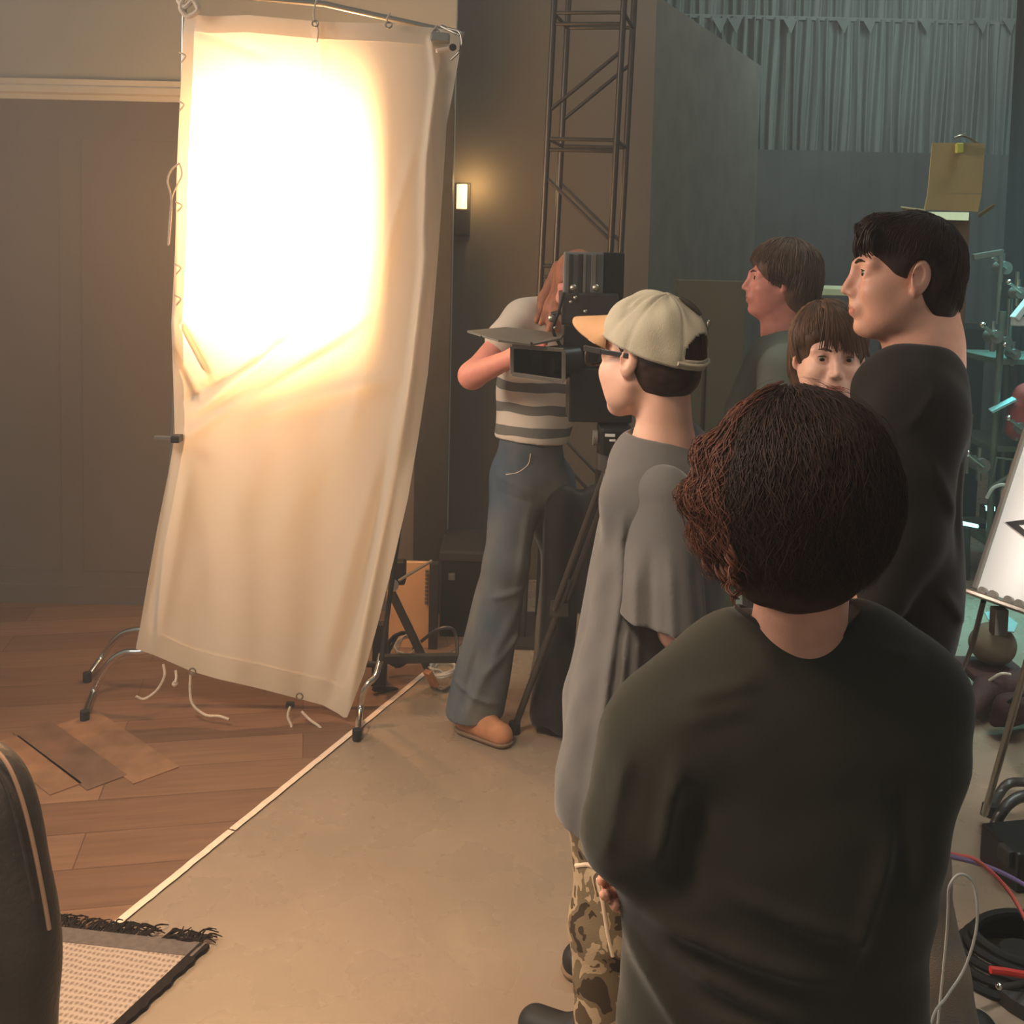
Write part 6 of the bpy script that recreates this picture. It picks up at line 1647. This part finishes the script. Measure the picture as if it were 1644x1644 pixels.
# black floor boxes and connectors
t = root('power_box', G(1615, 1400), 'black power distribution box on the floor with plugs', 'box')
c_ = G(1650, 1400); MB().box((c_.x + .03, c_.y, .055), (0.26, 0.16, 0.11), Matrix.Rotation(.2, 3, 'Z'), 0.01).build('housing', 'black_plastic', t)
MB().box((c_.x - .07, c_.y - .06, .085), (0.07, 0.05, 0.045), Matrix.Rotation(.2, 3, 'Z'), 0.006).build('plug', 'dark_paint', t)
MB().box((c_.x + .0, c_.y - .09, .05), (0.05, 0.03, 0.04), Matrix.Rotation(.2, 3, 'Z'), 0.004).build('plug', 'purple_rubber', t)
t = root('cable_reel', G(1600, 1500), 'low dark heap of rubber cable on the floor at the lower right', 'cable reel')
c_ = G(1640, 1560); mb = MB()
for k in range(5):
    mb.tube([Vector((c_.x + (0.16 - .012 * k) * math.cos(a), c_.y + (0.13 - .01 * k) * math.sin(a), 0.012 + .018 * k + .004 * math.sin(3 * a + k))) for a in [i * math.pi / 16 for i in range(33)]], 0.011, 8, cap=False)
mb.build('coil', 'rubber', t, True)
MB().cyl((c_.x, c_.y, 0.0), (c_.x, c_.y, 0.05), 0.05).build('hub', 'dark_paint', t, True)
t = root('floor_stand_base', G(1650, 1610), 'black round stand base with a small bright screw in the lower right corner', 'stand base')
c_ = G(1670, 1600); MB().tube([(c_.x, c_.y, 0.0), (c_.x, c_.y, .03), (c_.x, c_.y, .045)], [0.11, 0.105, 0.03], 24).build('disc', 'black_metal', t, True)
MB().ball(G(1604, 1583, .08) , 0.008).build('screw', 'chrome', t, True); MB().tube([G(1604, 1585, .075), (c_.x, c_.y, .04)], 0.006).build('arm', 'black_metal', t, True)
# cables in the lower right
def cab(pts, r, mt, lb_): return cable([P(x, y, d) for x, y, d in pts], r, mt, lb_)
cab([(1400, 1640, 1.9), (1440, 1420, 1.9), (1470, 1372, 1.85), (1498, 1368, 1.82), (1530, 1376, 1.88), (1570, 1386, 2.0), (1610, 1402, 2.05), (1650, 1424, 2.05), (1700, 1460, 2.0)], 0.0045, 'purple_rubber', 'purple cable running from the hip of the nearest person to the right edge')
cab([(1410, 1640, 2.0), (1450, 1410, 2.0), (1475, 1368, 1.92), (1500, 1364, 1.88), (1530, 1372, 1.93), (1565, 1380, 1.98), (1600, 1408, 2.04), (1626, 1440, 2.04), (1648, 1480, 2.0), (1680, 1540, 1.9)], 0.0042, 'pink_rubber', 'red cable crossing under the purple cable and bending down to the right')
cab([(1500, 1700, 1.66), (1518, 1520, 1.66), (1522, 1460, 1.64), (1524, 1424, 1.62), (1540, 1404, 1.62), (1560, 1414, 1.62), (1569, 1450, 1.62), (1566, 1500, 1.62), (1548, 1556, 1.62), (1520, 1600, 1.60), (1496, 1640, 1.58), (1480, 1760, 1.58), (1500, 2100, 1.64)], 0.0023, 'white_rubber', 'white cable forming a tall loop over the grey jeans')
cab([(1590, 1557, 1.72), (1615, 1560, 1.72), (1650, 1566, 1.72), (1690, 1572, 1.72)], 0.0065, 'red_rubber', 'bright red hose entering from the lower right edge')

# black cloth covered cart behind the tripod
t = root('covered_cart', (P(938, 1100, 3.6).x, 3.6, 0), 'tall cart under a black cloth filling the gap behind the tripod legs', 'cart')
x0, x1 = P(866, 1000, 3.56).x, P(1012, 1000, 3.56).x; zt = P(930, 790, 3.56).z
s = S()
for yy in (3.57, 3.64):
    for f in (0.0, 0.33, 0.66, 1.0):
        xx = x0 + 0.05 + (x1 - x0 - 0.10) * f; s.cap((xx, yy, 0.06), (xx, yy, zt - 0.05), 0.062, 0.05, k=0.05)
s.half((0, 0, 0.035), (0, 0, -1), k=0.004, r=6)
s.disp.append(lambda X: (0.010 * np.sin(X[..., 0] * 52 + 2 * np.sin(X[..., 2] * 3)) + 0.006 * wob(X, 20, 99)).astype(np.float32))
s.build('cover', 'black_cotton', t, 0.009)
for xx in (x0 + .06, x1 - .06):
    for yy in (3.57, 3.64): MB().cyl((xx - .012, yy, 0.022), (xx + .012, yy, 0.022), 0.022).build('caster', 'rubber', t, True)
